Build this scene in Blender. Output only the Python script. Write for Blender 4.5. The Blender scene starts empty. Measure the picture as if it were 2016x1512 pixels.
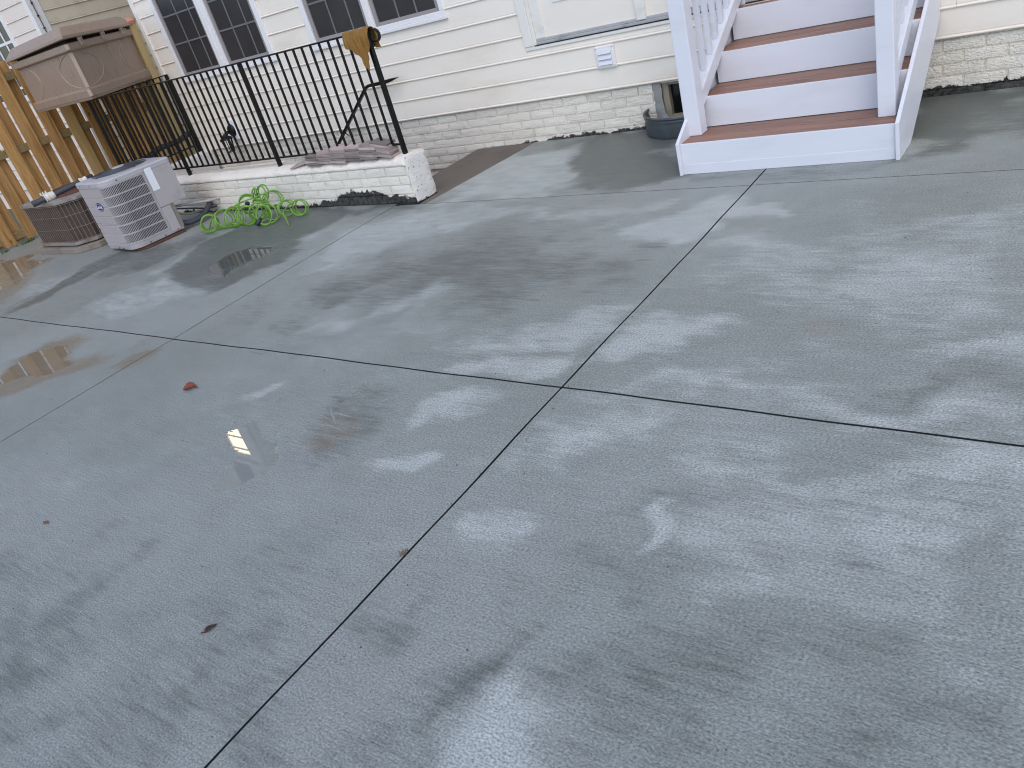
import bpy, math, random
import numpy as np
from mathutils import Matrix, Vector

random.seed(7)
R = math.radians
scene = bpy.context.scene
COL = scene.collection

# ------------------------------------------------------------------ camera
cam_data = bpy.data.cameras.new('camera')
cam = bpy.data.objects.new('camera', cam_data)
COL.objects.link(cam)
cam_data.sensor_fit = 'HORIZONTAL'
cam_data.sensor_width = 36.0
cam_data.lens = 27.557
cam_data.clip_start = 0.05
cam_data.clip_end = 600
right = (0.80022, 0.54210, -0.25647)
down = (0.09022, -0.53162, -0.84216)
fwd = (-0.59288, 0.65078, -0.47432)
cam.matrix_world = Matrix((
    (right[0], -down[0], -fwd[0], 0.0),
    (right[1], -down[1], -fwd[1], 0.0),
    (right[2], -down[2], -fwd[2], 1.6),
    (0, 0, 0, 1)))
scene.camera = cam

# ------------------------------------------------------------------ light
SUN_EL, SUN_AZ = R(52), R(-35)          # soft sun behind the viewer's right shoulder, veiled
world = bpy.data.worlds.new('World')
scene.world = world
world.use_nodes = True
wn = world.node_tree
sky = wn.nodes.new('ShaderNodeTexSky')
sky.sky_type = 'NISHITA'
sky.sun_disc = False
sky.sun_elevation = SUN_EL
sky.sun_rotation = R(145)
sky.air_density = 1.0
sky.dust_density = 1.0
sky.ozone_density = 1.0
bg = wn.nodes['Background']
bg.inputs['Strength'].default_value = 0.15
wn.links.new(sky.outputs[0], bg.inputs['Color'])

sun_data = bpy.data.lights.new('sun', 'SUN')
sun_data.energy = 0.5
sun_data.angle = R(50)
sun_data.color = (1.0, 0.94, 0.87)
sun = bpy.data.objects.new('sun', sun_data)
COL.objects.link(sun)
sdir = Vector((math.sin(R(145)) * math.cos(SUN_EL), math.cos(R(145)) * math.cos(SUN_EL), math.sin(SUN_EL)))
sun.rotation_euler = (-sdir).to_track_quat('-Z', 'Y').to_euler()

scene.view_settings.view_transform = 'Standard'
scene.view_settings.look = 'None'
scene.view_settings.exposure = 0.82
scene.view_settings.gamma = 1.0
scene.view_settings.use_curve_mapping = False
scene.cycles.filter_width = 1.1

# ------------------------------------------------------------------ helpers
def setp(o, label=None, cat=None, group=None, kind=None):
    if label: o['label'] = label
    if cat: o['category'] = cat
    if group: o['group'] = group
    if kind: o['kind'] = kind
    return o

def thing(name, label, cat, loc=(0, 0, 0), rz=0.0, group=None, kind=None):
    o = bpy.data.objects.new(name, None)
    COL.objects.link(o)
    o.location = loc
    o.rotation_euler = (0, 0, rz)
    o.empty_display_size = 0.1
    return setp(o, label, cat, group, kind)

def link(name, me, parent=None, loc=(0, 0, 0), rot=(0, 0, 0)):
    o = bpy.data.objects.new(name, me)
    COL.objects.link(o)
    o.location = loc
    o.rotation_euler = rot
    if parent is not None:
        o.parent = parent
    return o

class MB:
    def __init__(s):
        s.v = []; s.f = []; s.sm = []
    def add(s, vs, fs, smooth=False):
        n = len(s.v)
        s.v += [tuple(p) for p in vs]
        s.f += [tuple(i + n for i in f) for f in fs]
        s.sm += [smooth] * len(fs)
        return s
    def box(s, x0, x1, y0, y1, z0, z1):
        vs = [(x0, y0, z0), (x1, y0, z0), (x1, y1, z0), (x0, y1, z0), (x0, y0, z1), (x1, y0, z1), (x1, y1, z1), (x0, y1, z1)]
        return s.add(vs, [(0, 3, 2, 1), (4, 5, 6, 7), (0, 1, 5, 4), (1, 2, 6, 5), (2, 3, 7, 6), (3, 0, 4, 7)])
    def obox(s, c, ax, ay, az):
        c, ax, ay, az = Vector(c), Vector(ax), Vector(ay), Vector(az)
        vs = [c + ax * i + ay * j + az * k for k in (-1, 1) for (i, j) in ((-1, -1), (1, -1), (1, 1), (-1, 1))]
        return s.add(vs, [(0, 3, 2, 1), (4, 5, 6, 7), (0, 1, 5, 4), (1, 2, 6, 5), (2, 3, 7, 6), (3, 0, 4, 7)])
    def prism(s, poly, d):
        """poly: 3D points (counter-clockwise seen from the +d side), extruded from poly to poly+d"""
        n = len(poly); d = Vector(d)
        vs = [Vector(p) for p in poly] + [Vector(p) + d for p in poly]
        fs = [tuple(range(n - 1, -1, -1)), tuple(range(n, 2 * n))]
        fs += [(i, (i + 1) % n, (i + 1) % n + n, i + n) for i in range(n)]
        return s.add(vs, fs)
    def tube(s, pts, r, n=8, closed=False, cap=True):
        pts = [Vector(p) for p in pts]
        m = len(pts)
        rs = r if isinstance(r, (list, tuple)) else [r] * m
        tang = []
        for i in range(m):
            a = pts[(i - 1) % m] if (closed or i > 0) else pts[i]
            b = pts[(i + 1) % m] if (closed or i < m - 1) else pts[i]
            t = (b - a)
            tang.append(t.normalized() if t.length > 1e-9 else Vector((0, 0, 1)))
        ref = Vector((0, 0, 1)) if abs(tang[0].z) < 0.9 else Vector((1, 0, 0))
        u = tang[0].cross(ref).normalized()
        vs = []
        for i in range(m):
            u = (u - tang[i] * u.dot(tang[i]))
            u = u.normalized() if u.length > 1e-6 else tang[i].orthogonal().normalized()
            w = tang[i].cross(u)
            for k in range(n):
                a = 2 * math.pi * k / n
                vs.append(pts[i] + (u * math.cos(a) + w * math.sin(a)) * rs[i])
        fs = []
        for i in range(m if closed else m - 1):
            j = (i + 1) % m
            for k in range(n):
                fs.append((i * n + k, i * n + (k + 1) % n, j * n + (k + 1) % n, j * n + k))
        if cap and not closed:
            fs.append(tuple(range(n - 1, -1, -1)))
            fs.append(tuple((m - 1) * n + k for k in range(n)))
        return s.add(vs, fs, True)
    def loft(s, rings, cap0=True, cap1=True, smooth=False):
        n = len(rings[0]); vs = [p for r in rings for p in r]; fs = []
        for i in range(len(rings) - 1):
            for k in range(n):
                fs.append((i * n + k, i * n + (k + 1) % n, (i + 1) * n + (k + 1) % n, (i + 1) * n + k))
        if cap0: fs.append(tuple(range(n - 1, -1, -1)))
        if cap1: fs.append(tuple((len(rings) - 1) * n + k for k in range(n)))
        return s.add(vs, fs, smooth)
    def mesh(s, name, mat):
        me = bpy.data.meshes.new(name)
        me.from_pydata(s.v, [], s.f)
        me.polygons.foreach_set('use_smooth', s.sm)
        if mat: me.materials.append(mat)
        me.update()
        return me
    def build(s, name, mat, parent=None, bevel=0.0, loc=(0, 0, 0), rot=(0, 0, 0)):
        o = link(name, s.mesh(name, mat), parent, loc, rot)
        if bevel:
            b = o.modifiers.new('bevel', 'BEVEL')
            b.width = bevel; b.segments = 2; b.limit_method = 'ANGLE'; b.angle_limit = R(40)
        return o

# ------------------------------------------------------------------ materials
def nt(name):
    m = bpy.data.materials.new(name)
    m.use_nodes = True
    return m, m.node_tree, m.node_tree.nodes['Principled BSDF']

class G:
    """tiny node-graph helper"""
    def __init__(s, tree): s.t = tree
    def n(s, typ, **kw):
        nd = s.t.nodes.new(typ)
        for k, v in kw.items(): setattr(nd, k, v)
        return nd
    def put(s, sock, v):
        if hasattr(v, 'is_linked') or isinstance(v, bpy.types.NodeSocket): s.t.links.new(v, sock)
        else: sock.default_value = v
    def math(s, op, a, b=0.0, c=None, clamp=False):
        nd = s.n('ShaderNodeMath', operation=op); nd.use_clamp = clamp
        s.put(nd.inputs[0], a); s.put(nd.inputs[1], b)
        if c is not None: s.put(nd.inputs[2], c)
        return nd.outputs[0]
    def sstep(s, x, a, b):
        nd = s.n('ShaderNodeMapRange', interpolation_type='SMOOTHSTEP')
        s.put(nd.inputs['Value'], x); s.put(nd.inputs['From Min'], a); s.put(nd.inputs['From Max'], b)
        return nd.outputs[0]
    def lin(s, x, a, b, c=0.0, d=1.0):
        nd = s.n('ShaderNodeMapRange')
        s.put(nd.inputs['Value'], x)
        for k, v in zip(('From Min', 'From Max', 'To Min', 'To Max'), (a, b, c, d)): s.put(nd.inputs[k], v)
        return nd.outputs[0]
    def mix(s, f, a, b):
        nd = s.n('ShaderNodeMix', data_type='RGBA')
        s.put(nd.inputs[0], f)
        s.put(nd.inputs[6], a if not isinstance(a, tuple) else (*a[:3], 1)); s.put(nd.inputs[7], b if not isinstance(b, tuple) else (*b[:3], 1))
        return nd.outputs[2]
    def noise(s, vec, scale=5.0, detail=4.0, rough=0.55, dist=0.0):
        nd = s.n('ShaderNodeTexNoise')
        if vec is not None: s.t.links.new(vec, nd.inputs['Vector'])
        nd.inputs['Scale'].default_value = scale; nd.inputs['Detail'].default_value = detail
        nd.inputs['Roughness'].default_value = rough; nd.inputs['Distortion'].default_value = dist
        return nd.outputs[0]
    def mapping(s, vec, scale=(1, 1, 1), rot=(0, 0, 0), loc=(0, 0, 0)):
        nd = s.n('ShaderNodeMapping')
        s.t.links.new(vec, nd.inputs['Vector'])
        nd.inputs['Scale'].default_value = scale; nd.inputs['Rotation'].default_value = rot; nd.inputs['Location'].default_value = loc
        return nd.outputs[0]
    def pos(s): return s.n('ShaderNodeNewGeometry').outputs['Position']
    def obj(s): return s.n('ShaderNodeTexCoord').outputs['Object']
    def rnd(s): return s.n('ShaderNodeObjectInfo').outputs['Random']
    def xyz(s, v):
        nd = s.n('ShaderNodeSeparateXYZ'); s.t.links.new(v, nd.inputs[0]); return nd.outputs
    def comb(s, x, y, z):
        nd = s.n('ShaderNodeCombineXYZ'); s.put(nd.inputs[0], x); s.put(nd.inputs[1], y); s.put(nd.inputs[2], z); return nd.outputs[0]
    def bump(s, h, strength=0.3, dist=0.002, normal=None):
        nd = s.n('ShaderNodeBump')
        s.put(nd.inputs['Strength'], strength); s.put(nd.inputs['Distance'], dist); s.t.links.new(h, nd.inputs['Height'])
        if normal is not None: s.t.links.new(normal, nd.inputs['Normal'])
        return nd.outputs[0]
    def hsv(s, col, v):
        nd = s.n('ShaderNodeHueSaturation'); s.put(nd.inputs['Value'], v); s.put(nd.inputs['Color'], col); return nd.outputs[0]

def mat_plain(name, col, rough=0.5, var=0.08, nscale=6.0, bump=0.1, bscale=80.0, bdist=0.001, metal=0.0, dirt=None, dirt_amt=0.0, dscale=3.0, stretch=(1, 1, 1), rnd=0.0, spec=0.5):
    m, t, p = nt(name); g = G(t)
    v = g.mapping(g.pos(), stretch)
    n1 = g.noise(v, nscale, 5)
    c = g.mix(n1, tuple(x * (1 - var) for x in col), tuple(min(1, x * (1 + var)) for x in col))
    if rnd: c = g.hsv(c, g.lin(g.rnd(), 0, 1, 1 - rnd, 1 + rnd))
    if dirt:
        n2 = g.noise(v, dscale, 8, 0.65, 0.3)
        c = g.mix(g.math('MULTIPLY', g.sstep(n2, 0.48, 0.75), dirt_amt), c, dirt)
    g.put(p.inputs['Base Color'], c)
    g.put(p.inputs['Roughness'], g.lin(n1, 0.2, 0.8, rough - 0.06, rough + 0.06))
    p.inputs['Metallic'].default_value = metal
    p.inputs['Specular IOR Level'].default_value = spec
    if bump: g.put(p.inputs['Normal'], g.bump(g.noise(g.pos(), bscale, 3), bump, bdist))
    return m

M = {}
M['siding'] = mat_plain('siding_vinyl', (0.85, 0.765, 0.66), 0.5, 0.05, 2.2, 0.06, 140, 0.001, dirt=(0.66, 0.53, 0.40), dirt_amt=0.35, dscale=1.6, stretch=(0.7, 1, 2.5))
M['neighbour_siding'] = mat_plain('neighbour_siding_vinyl', (0.80, 0.69, 0.60), 0.55, 0.05, 2.0, 0.05, 140, 0.001)
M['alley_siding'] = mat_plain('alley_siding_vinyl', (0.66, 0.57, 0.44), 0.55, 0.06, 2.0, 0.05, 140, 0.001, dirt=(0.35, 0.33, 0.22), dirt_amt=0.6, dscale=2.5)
M['trim'] = mat_plain('white_trim', (0.80, 0.765, 0.745), 0.42, 0.03, 5, 0.04, 90)
M['casing'] = mat_plain('cream_casing', (0.80, 0.755, 0.68), 0.45, 0.04, 5, 0.05, 90, dirt=(0.35, 0.30, 0.22), dirt_amt=0.3, dscale=5)
M['stair_white'] = mat_plain('stair_white_vinyl', (0.70, 0.69, 0.725), 0.38, 0.03, 3, 0.05, 60, dirt=(0.52, 0.49, 0.47), dirt_amt=0.28, dscale=2.6, stretch=(0.6, 1, 3))
M['door'] = mat_plain('cream_door', (0.80, 0.745, 0.60), 0.4, 0.03, 2, 0.03, 70, dirt=(0.45, 0.4, 0.3), dirt_amt=0.15, dscale=4)
M['sill_grey'] = mat_plain('grey_threshold', (0.42, 0.41, 0.40), 0.45, 0.15, 9, 0.1, 60, dirt=(0.08, 0.08, 0.075), dirt_amt=0.7, dscale=7, stretch=(1, 1, 4))
M['sash'] = mat_plain('sash_grey', (0.30, 0.265, 0.255), 0.5, 0.06, 8, 0.05, 90)
M['muntin'] = mat_plain('muntin_behind_screen', (0.15, 0.145, 0.145), 0.6, 0.05, 8, 0.0)
M['muntin_white'] = mat_plain('muntin_white', (0.72, 0.70, 0.68), 0.5, 0.05, 8, 0.0)
M['black_metal'] = mat_plain('black_painted_metal', (0.007, 0.0066, 0.0064), 0.30, 0.3, 30, 0.12, 240, 0.0006, spec=0.25)
M['black_plastic'] = mat_plain('black_plastic', (0.018, 0.02, 0.024), 0.45, 0.3, 20, 0.15, 120)
M['cloth'] = mat_plain('brown_terry', (0.25, 0.125, 0.026), 0.95, 0.35, 9, 0.7, 420, 0.003, dirt=(0.13, 0.085, 0.03), dirt_amt=0.75, dscale=7)
M['pavers'] = mat_plain('grey_pink_paver', (0.33, 0.262, 0.235), 0.9, 0.25, 14, 0.5, 150, 0.002, rnd=0.5)
M['deck_box'] = mat_plain('taupe_resin', (0.315, 0.225, 0.165), 0.5, 0.05, 3, 0.10, 160, 0.0008, dirt=(0.13, 0.10, 0.075), dirt_amt=0.55, dscale=6, stretch=(6, 6, 0.8))
M['deck_box_rib'] = mat_plain('taupe_resin_rubbed', (0.40, 0.295, 0.22), 0.5, 0.05, 5, 0.08, 160)
M['deck_dark'] = mat_plain('dark_inside', (0.012, 0.01, 0.009), 0.9, 0.1, 4, 0)
M['ac_grey'] = mat_plain('grey_enamel', (0.42, 0.375, 0.375), 0.42, 0.06, 5, 0.05, 110, dirt=(0.20, 0.18, 0.18), dirt_amt=0.35, dscale=5)
M['ac_top'] = mat_plain('grey_enamel_top', (0.43, 0.405, 0.41), 0.4, 0.06, 5, 0.05, 110)
M['ac_dark'] = mat_plain('dark_coil', (0.028, 0.028, 0.033), 0.6, 0.3, 60, 0.2, 300)
M['ac_guard'] = mat_plain('dark_fan_guard', (0.06, 0.062, 0.072), 0.5, 0.2, 20, 0.0)
M['badge_blue'] = mat_plain('badge_blue', (0.012, 0.014, 0.13), 0.3, 0.05, 5, 0.0)
M['print_white'] = mat_plain('print_white', (0.8, 0.8, 0.82), 0.4, 0.02, 5, 0.0)
M['print_grey'] = mat_plain('print_grey', (0.66, 0.66, 0.68), 0.5, 0.02, 5, 0.0)
M['old_body'] = mat_plain('rusty_brown_unit', (0.065, 0.042, 0.032), 0.75, 0.4, 8, 0.4, 90, 0.002, dirt=(0.035, 0.018, 0.011), dirt_amt=0.9, dscale=5)
M['old_wire'] = mat_plain('tan_wire', (0.27, 0.22, 0.19), 0.6, 0.3, 8, 0.1, 100, dirt=(0.14, 0.06, 0.03), dirt_amt=0.8, dscale=8)
M['old_rim'] = mat_plain('grey_brown_rim', (0.24, 0.21, 0.185), 0.6, 0.2, 8, 0.2, 100, dirt=(0.12, 0.055, 0.03), dirt_amt=0.8, dscale=6)
M['rust'] = mat_plain('rust', (0.10, 0.042, 0.026), 0.85, 0.45, 14, 0.4, 120, 0.002)
M['pad'] = mat_plain('stained_pad', (0.23, 0.19, 0.155), 0.85, 0.3, 9, 0.4, 90, 0.002, dirt=(0.10, 0.045, 0.025), dirt_amt=0.85, dscale=5)
M['tape'] = mat_plain('cream_tape', (0.66, 0.61, 0.52), 0.7, 0.15, 20, 0.5, 90, 0.004)
M['pipe_grey'] = mat_plain('dark_grey_pipe', (0.045, 0.047, 0.055), 0.55, 0.2, 20, 0.3, 90, 0.002)
M['hose'] = mat_plain('green_hose', (0.145, 0.31, 0.03), 0.3, 0.12, 8, 0.03, 100)
M['galv'] = mat_plain('galvanised_steel', (0.11, 0.12, 0.13), 0.42, 0.3, 7, 0.15, 60, 0.002, metal=0.55, dirt=(0.07, 0.075, 0.08), dirt_amt=0.8, dscale=4)
M['mortar_patch'] = mat_plain('grey_cement_patch', (0.30, 0.295, 0.27), 0.9, 0.2, 12, 0.6, 40, 0.006)
M['old_wood'] = mat_plain('weathered_wood', (0.30, 0.25, 0.18), 0.85, 0.25, 12, 0.4, 60, 0.002, stretch=(6, 6, 1))
M['dark_glass'] = mat_plain('dark_opening_glass', (0.008, 0.008, 0.009), 0.15, 0.2, 5, 0)
M['copper_cap'] = mat_plain('copper_post_cap', (0.62, 0.25, 0.15), 0.45, 0.1, 8, 0.05, 80)
M['concrete_old'] = mat_plain('old_wet_concrete', (0.122, 0.098, 0.076), 0.55, 0.35, 4, 0.4, 120, 0.002, dirt=(0.055, 0.049, 0.042), dirt_amt=0.9, dscale=1.8)
M['joint_dark'] = mat_plain('joint_shade', (0.018, 0.019, 0.02), 0.8, 0.3, 20, 0.2, 80)  # near-black colour puts shade into the open saw cuts
M['added_glow_pane'] = None
M['soil'] = mat_plain('soil', (0.10, 0.085, 0.06), 0.95, 0.3, 3, 0.5, 30, 0.01)
M['leaf_red'] = mat_plain('red_leaf', (0.20, 0.042, 0.018), 0.5, 0.3, 60, 0.3, 200)
M['leaf_dark'] = mat_plain('dark_leaf', (0.05, 0.014, 0.010), 0.4, 0.4, 60, 0.3, 200)
M['leaf_orange'] = mat_plain('orange_leaf', (0.20, 0.075, 0.03), 0.5, 0.3, 60, 0.3, 200)
M['twig'] = mat_plain('twig', (0.19, 0.115, 0.055), 0.8, 0.3, 60, 0.2, 200)
M['weed'] = mat_plain('weed_green', (0.09, 0.14, 0.02), 0.6, 0.3, 40, 0.1, 100)
M['roof'] = mat_plain('grey_shingles', (0.09, 0.085, 0.085), 0.9, 0.25, 9, 0.4, 40, 0.004)

def mat_screen():
    m, t, p = nt('screened_glass'); g = G(t)
    v = g.pos()
    s = g.xyz(v)
    n = g.noise(g.mapping(v, (1.2, 1, 1.2)), 2.0, 4)
    c = g.mix(n, (0.018, 0.017, 0.017), (0.055, 0.048, 0.045))
    w = g.math('ADD', g.math('SINE', g.math('MULTIPLY', s[0], 900)), g.math('SINE', g.math('MULTIPLY', s[2], 900)))
    c = g.hsv(c, g.lin(w, -2, 2, 0.75, 1.25))
    g.put(p.inputs['Base Color'], c)
    p.inputs['Roughness'].default_value = 0.42
    p.inputs['Specular IOR Level'].default_value = 0.35
    return m
M['screen'] = mat_screen()

def mat_wood(name, a, b, rough=0.75, vert=True, knots=True, rnd=0.2):
    m, t, p = nt(name); g = G(t)
    o = g.obj(); r = g.rnd()
    off = g.n('ShaderNodeVectorMath', operation='ADD')
    t.links.new(o, off.inputs[0]); t.links.new(g.comb(g.math('MULTIPLY', r, 37.0), g.math('MULTIPLY', r, 91.0), g.math('MULTIPLY', r, 13.0)), off.inputs[1])
    v = off.outputs[0]
    st = g.mapping(v, (14, 14, 0.9) if vert else (0.9, 14, 14))
    n1 = g.noise(st, 1.6, 6, 0.6, 0.6)
    n2 = g.noise(st, 6.0, 4, 0.6)
    n3 = g.noise(g.mapping(v, (2, 2, 0.8)), 1.2, 3)
    f = g.math('ADD', g.math('MULTIPLY', n1, 0.65), g.math('MULTIPLY', n2, 0.35))
    c = g.mix(g.sstep(f, 0.35, 0.68), a, b)
    c = g.mix(g.math('MULTIPLY', g.sstep(n3, 0.5, 0.75), 0.45), c, (a[0] * 0.75, a[1] * 0.8, a[2] * 0.75))
    if knots:
        vo = g.n('ShaderNodeTexVoronoi'); vo.feature = 'F1'
        t.links.new(g.mapping(v, (7, 7, 3.2)), vo.inputs['Vector']); vo.inputs['Scale'].default_value = 1.0
        k = g.sstep(vo.outputs['Distance'], 0.13, 0.05)
        c = g.mix(g.math('MULTIPLY', k, 0.75), c, (0.10, 0.045, 0.018))
    c = g.hsv(c, g.lin(r, 0, 1, 1 - rnd, 1 + rnd))
    if knots:
        r2 = g.math('FRACT', g.math('MULTIPLY', r, 7.31))
        c = g.mix(g.math('MULTIPLY', g.sstep(r2, 0.55, 0.95), 0.5), c, (0.60, 0.42, 0.18))
    g.put(p.inputs['Base Color'], c)
    p.inputs['Roughness'].default_value = rough
    g.put(p.inputs['Normal'], g.bump(n2, 0.35, 0.002))
    return m
M['fence'] = mat_wood('pine_board', (0.63, 0.355, 0.125), (0.33, 0.145, 0.040))
M['rail_wood'] = mat_wood('treated_rail', (0.34, 0.235, 0.10), (0.23, 0.145, 0.06), vert=False)
M['post_wood'] = mat_wood('treated_post', (0.42, 0.31, 0.145), (0.29, 0.21, 0.10))
M['tread'] = mat_wood('brown_composite', (0.31, 0.160, 0.105), (0.150, 0.070, 0.046), 0.5, vert=False, knots=False, rnd=0.07)

def mat_brick(name, base, hx, specks):
    """painted embossed masonry; paint is missing below a ragged height that varies along the wall (hx: x -> height stops over x in [-10, 2])"""
    m, t, p = nt(name); g = G(t)
    v = g.pos(); s = g.xyz(v)
    n1 = g.noise(v, 22, 5, 0.6); n2 = g.noise(v, 2.2, 4)
    c = g.mix(n2, tuple(x * 0.90 for x in base), tuple(min(1, x * 1.08) for x in base))
    c = g.mix(g.math('MULTIPLY', g.sstep(g.noise(v, 8, 6, 0.7), 0.55, 0.72), 0.35), c, (0.42, 0.38, 0.31))
    c = g.hsv(c, g.lin(g.rnd(), 0, 1, 0.93, 1.06))
    ramp = g.n('ShaderNodeValToRGB')
    g.put(ramp.inputs[0], g.lin(s[0], -10, 2))
    els = ramp.color_ramp.elements
    while len(els) > 1: els.remove(els[-1])
    first = True
    for x, h in hx:
        e = els[0] if first else els.new((x + 10) / 12.0)
        e.position = (x + 10) / 12.0; e.color = (h, h, h, 1); first = False
    rag = g.math('ADD', g.math('MULTIPLY', g.math('SUBTRACT', g.noise(v, 15, 7, 0.72, 0.5), 0.5), 0.13), g.math('MULTIPLY', g.math('SUBTRACT', g.noise(v, 4.5, 4), 0.5), 0.10))
    hh = g.math('ADD', ramp.outputs[0], rag)
    peel = g.sstep(g.math('SUBTRACT', hh, s[2]), 0.0, 0.006)
    peel = g.math('MULTIPLY', peel, g.sstep(ramp.outputs[0], -0.001, 0.004))
    sp = g.sstep(g.noise(v, 45, 3, 0.6), specks, specks + 0.02)
    peel = g.math('MAXIMUM', peel, sp)
    dk = g.mix(g.sstep(g.noise(v, 24, 7, 0.7), 0.35, 0.65), (0.010, 0.010, 0.009), (0.075, 0.07, 0.06))
    c = g.mix(peel, c, dk)
    g.put(p.inputs['Base Color'], c)
    g.put(p.inputs['Roughness'], g.lin(peel, 0, 1, 0.62, 0.75))
    wv = g.noise(g.mapping(v, (1.0, 1, 2.1), (0, R(28), 0)), 34, 3, 0.55, 1.4)
    h = g.math('SUBTRACT', g.math('ADD', g.math('MULTIPLY', wv, 1.0), g.math('MULTIPLY', g.noise(v, 90, 3, 0.6), 0.25)), g.math('MULTIPLY', peel, 0.5))
    g.put(p.inputs['Normal'], g.bump(h, 0.85, 0.014))
    return m
M['house_brick'] = mat_brick('painted_house_brick', (0.84, 0.765, 0.65), [(-10, 0.0), (-5.0, 0.0), (-4.3, 0.005), (-3.8, 0.03), (-3.1, 0.022), (-1.2, 0.06), (-0.6, 0.055), (0.5, 0.06)], 0.74)
M['wall_brick'] = mat_brick('painted_garden_wall_brick', (0.86, 0.79, 0.68), [(-9.5, 0.02), (-6.35, 0.025), (-5.9, 0.03), (-5.62, 0.065), (-5.4, 0.135), (-5.05, 0.12), (-4.85, 0.085), (-4.6, 0.055)], 0.76)
M['wall_end'] = mat_brick('rough_white_render', (0.82, 0.77, 0.71), [(-9.5, 0.0), (-4.6, 0.012)], 0.655)

def mat_added_glow():
    m, t, p = nt('added_glow_pane'); g = G(t)  # added glow in place of sunlight on the neighbour's upper wall
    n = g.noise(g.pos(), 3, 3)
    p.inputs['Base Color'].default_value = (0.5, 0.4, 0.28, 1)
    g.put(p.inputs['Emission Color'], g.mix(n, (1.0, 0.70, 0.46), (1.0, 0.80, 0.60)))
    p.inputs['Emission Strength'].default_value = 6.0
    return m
M['added_glow_pane'] = mat_added_glow()
M['coping'] = mat_brick('coping_cement', (0.80, 0.725, 0.62), [(-9.5, 0.0), (-4.6, 0.0)], 0.685)

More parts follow.
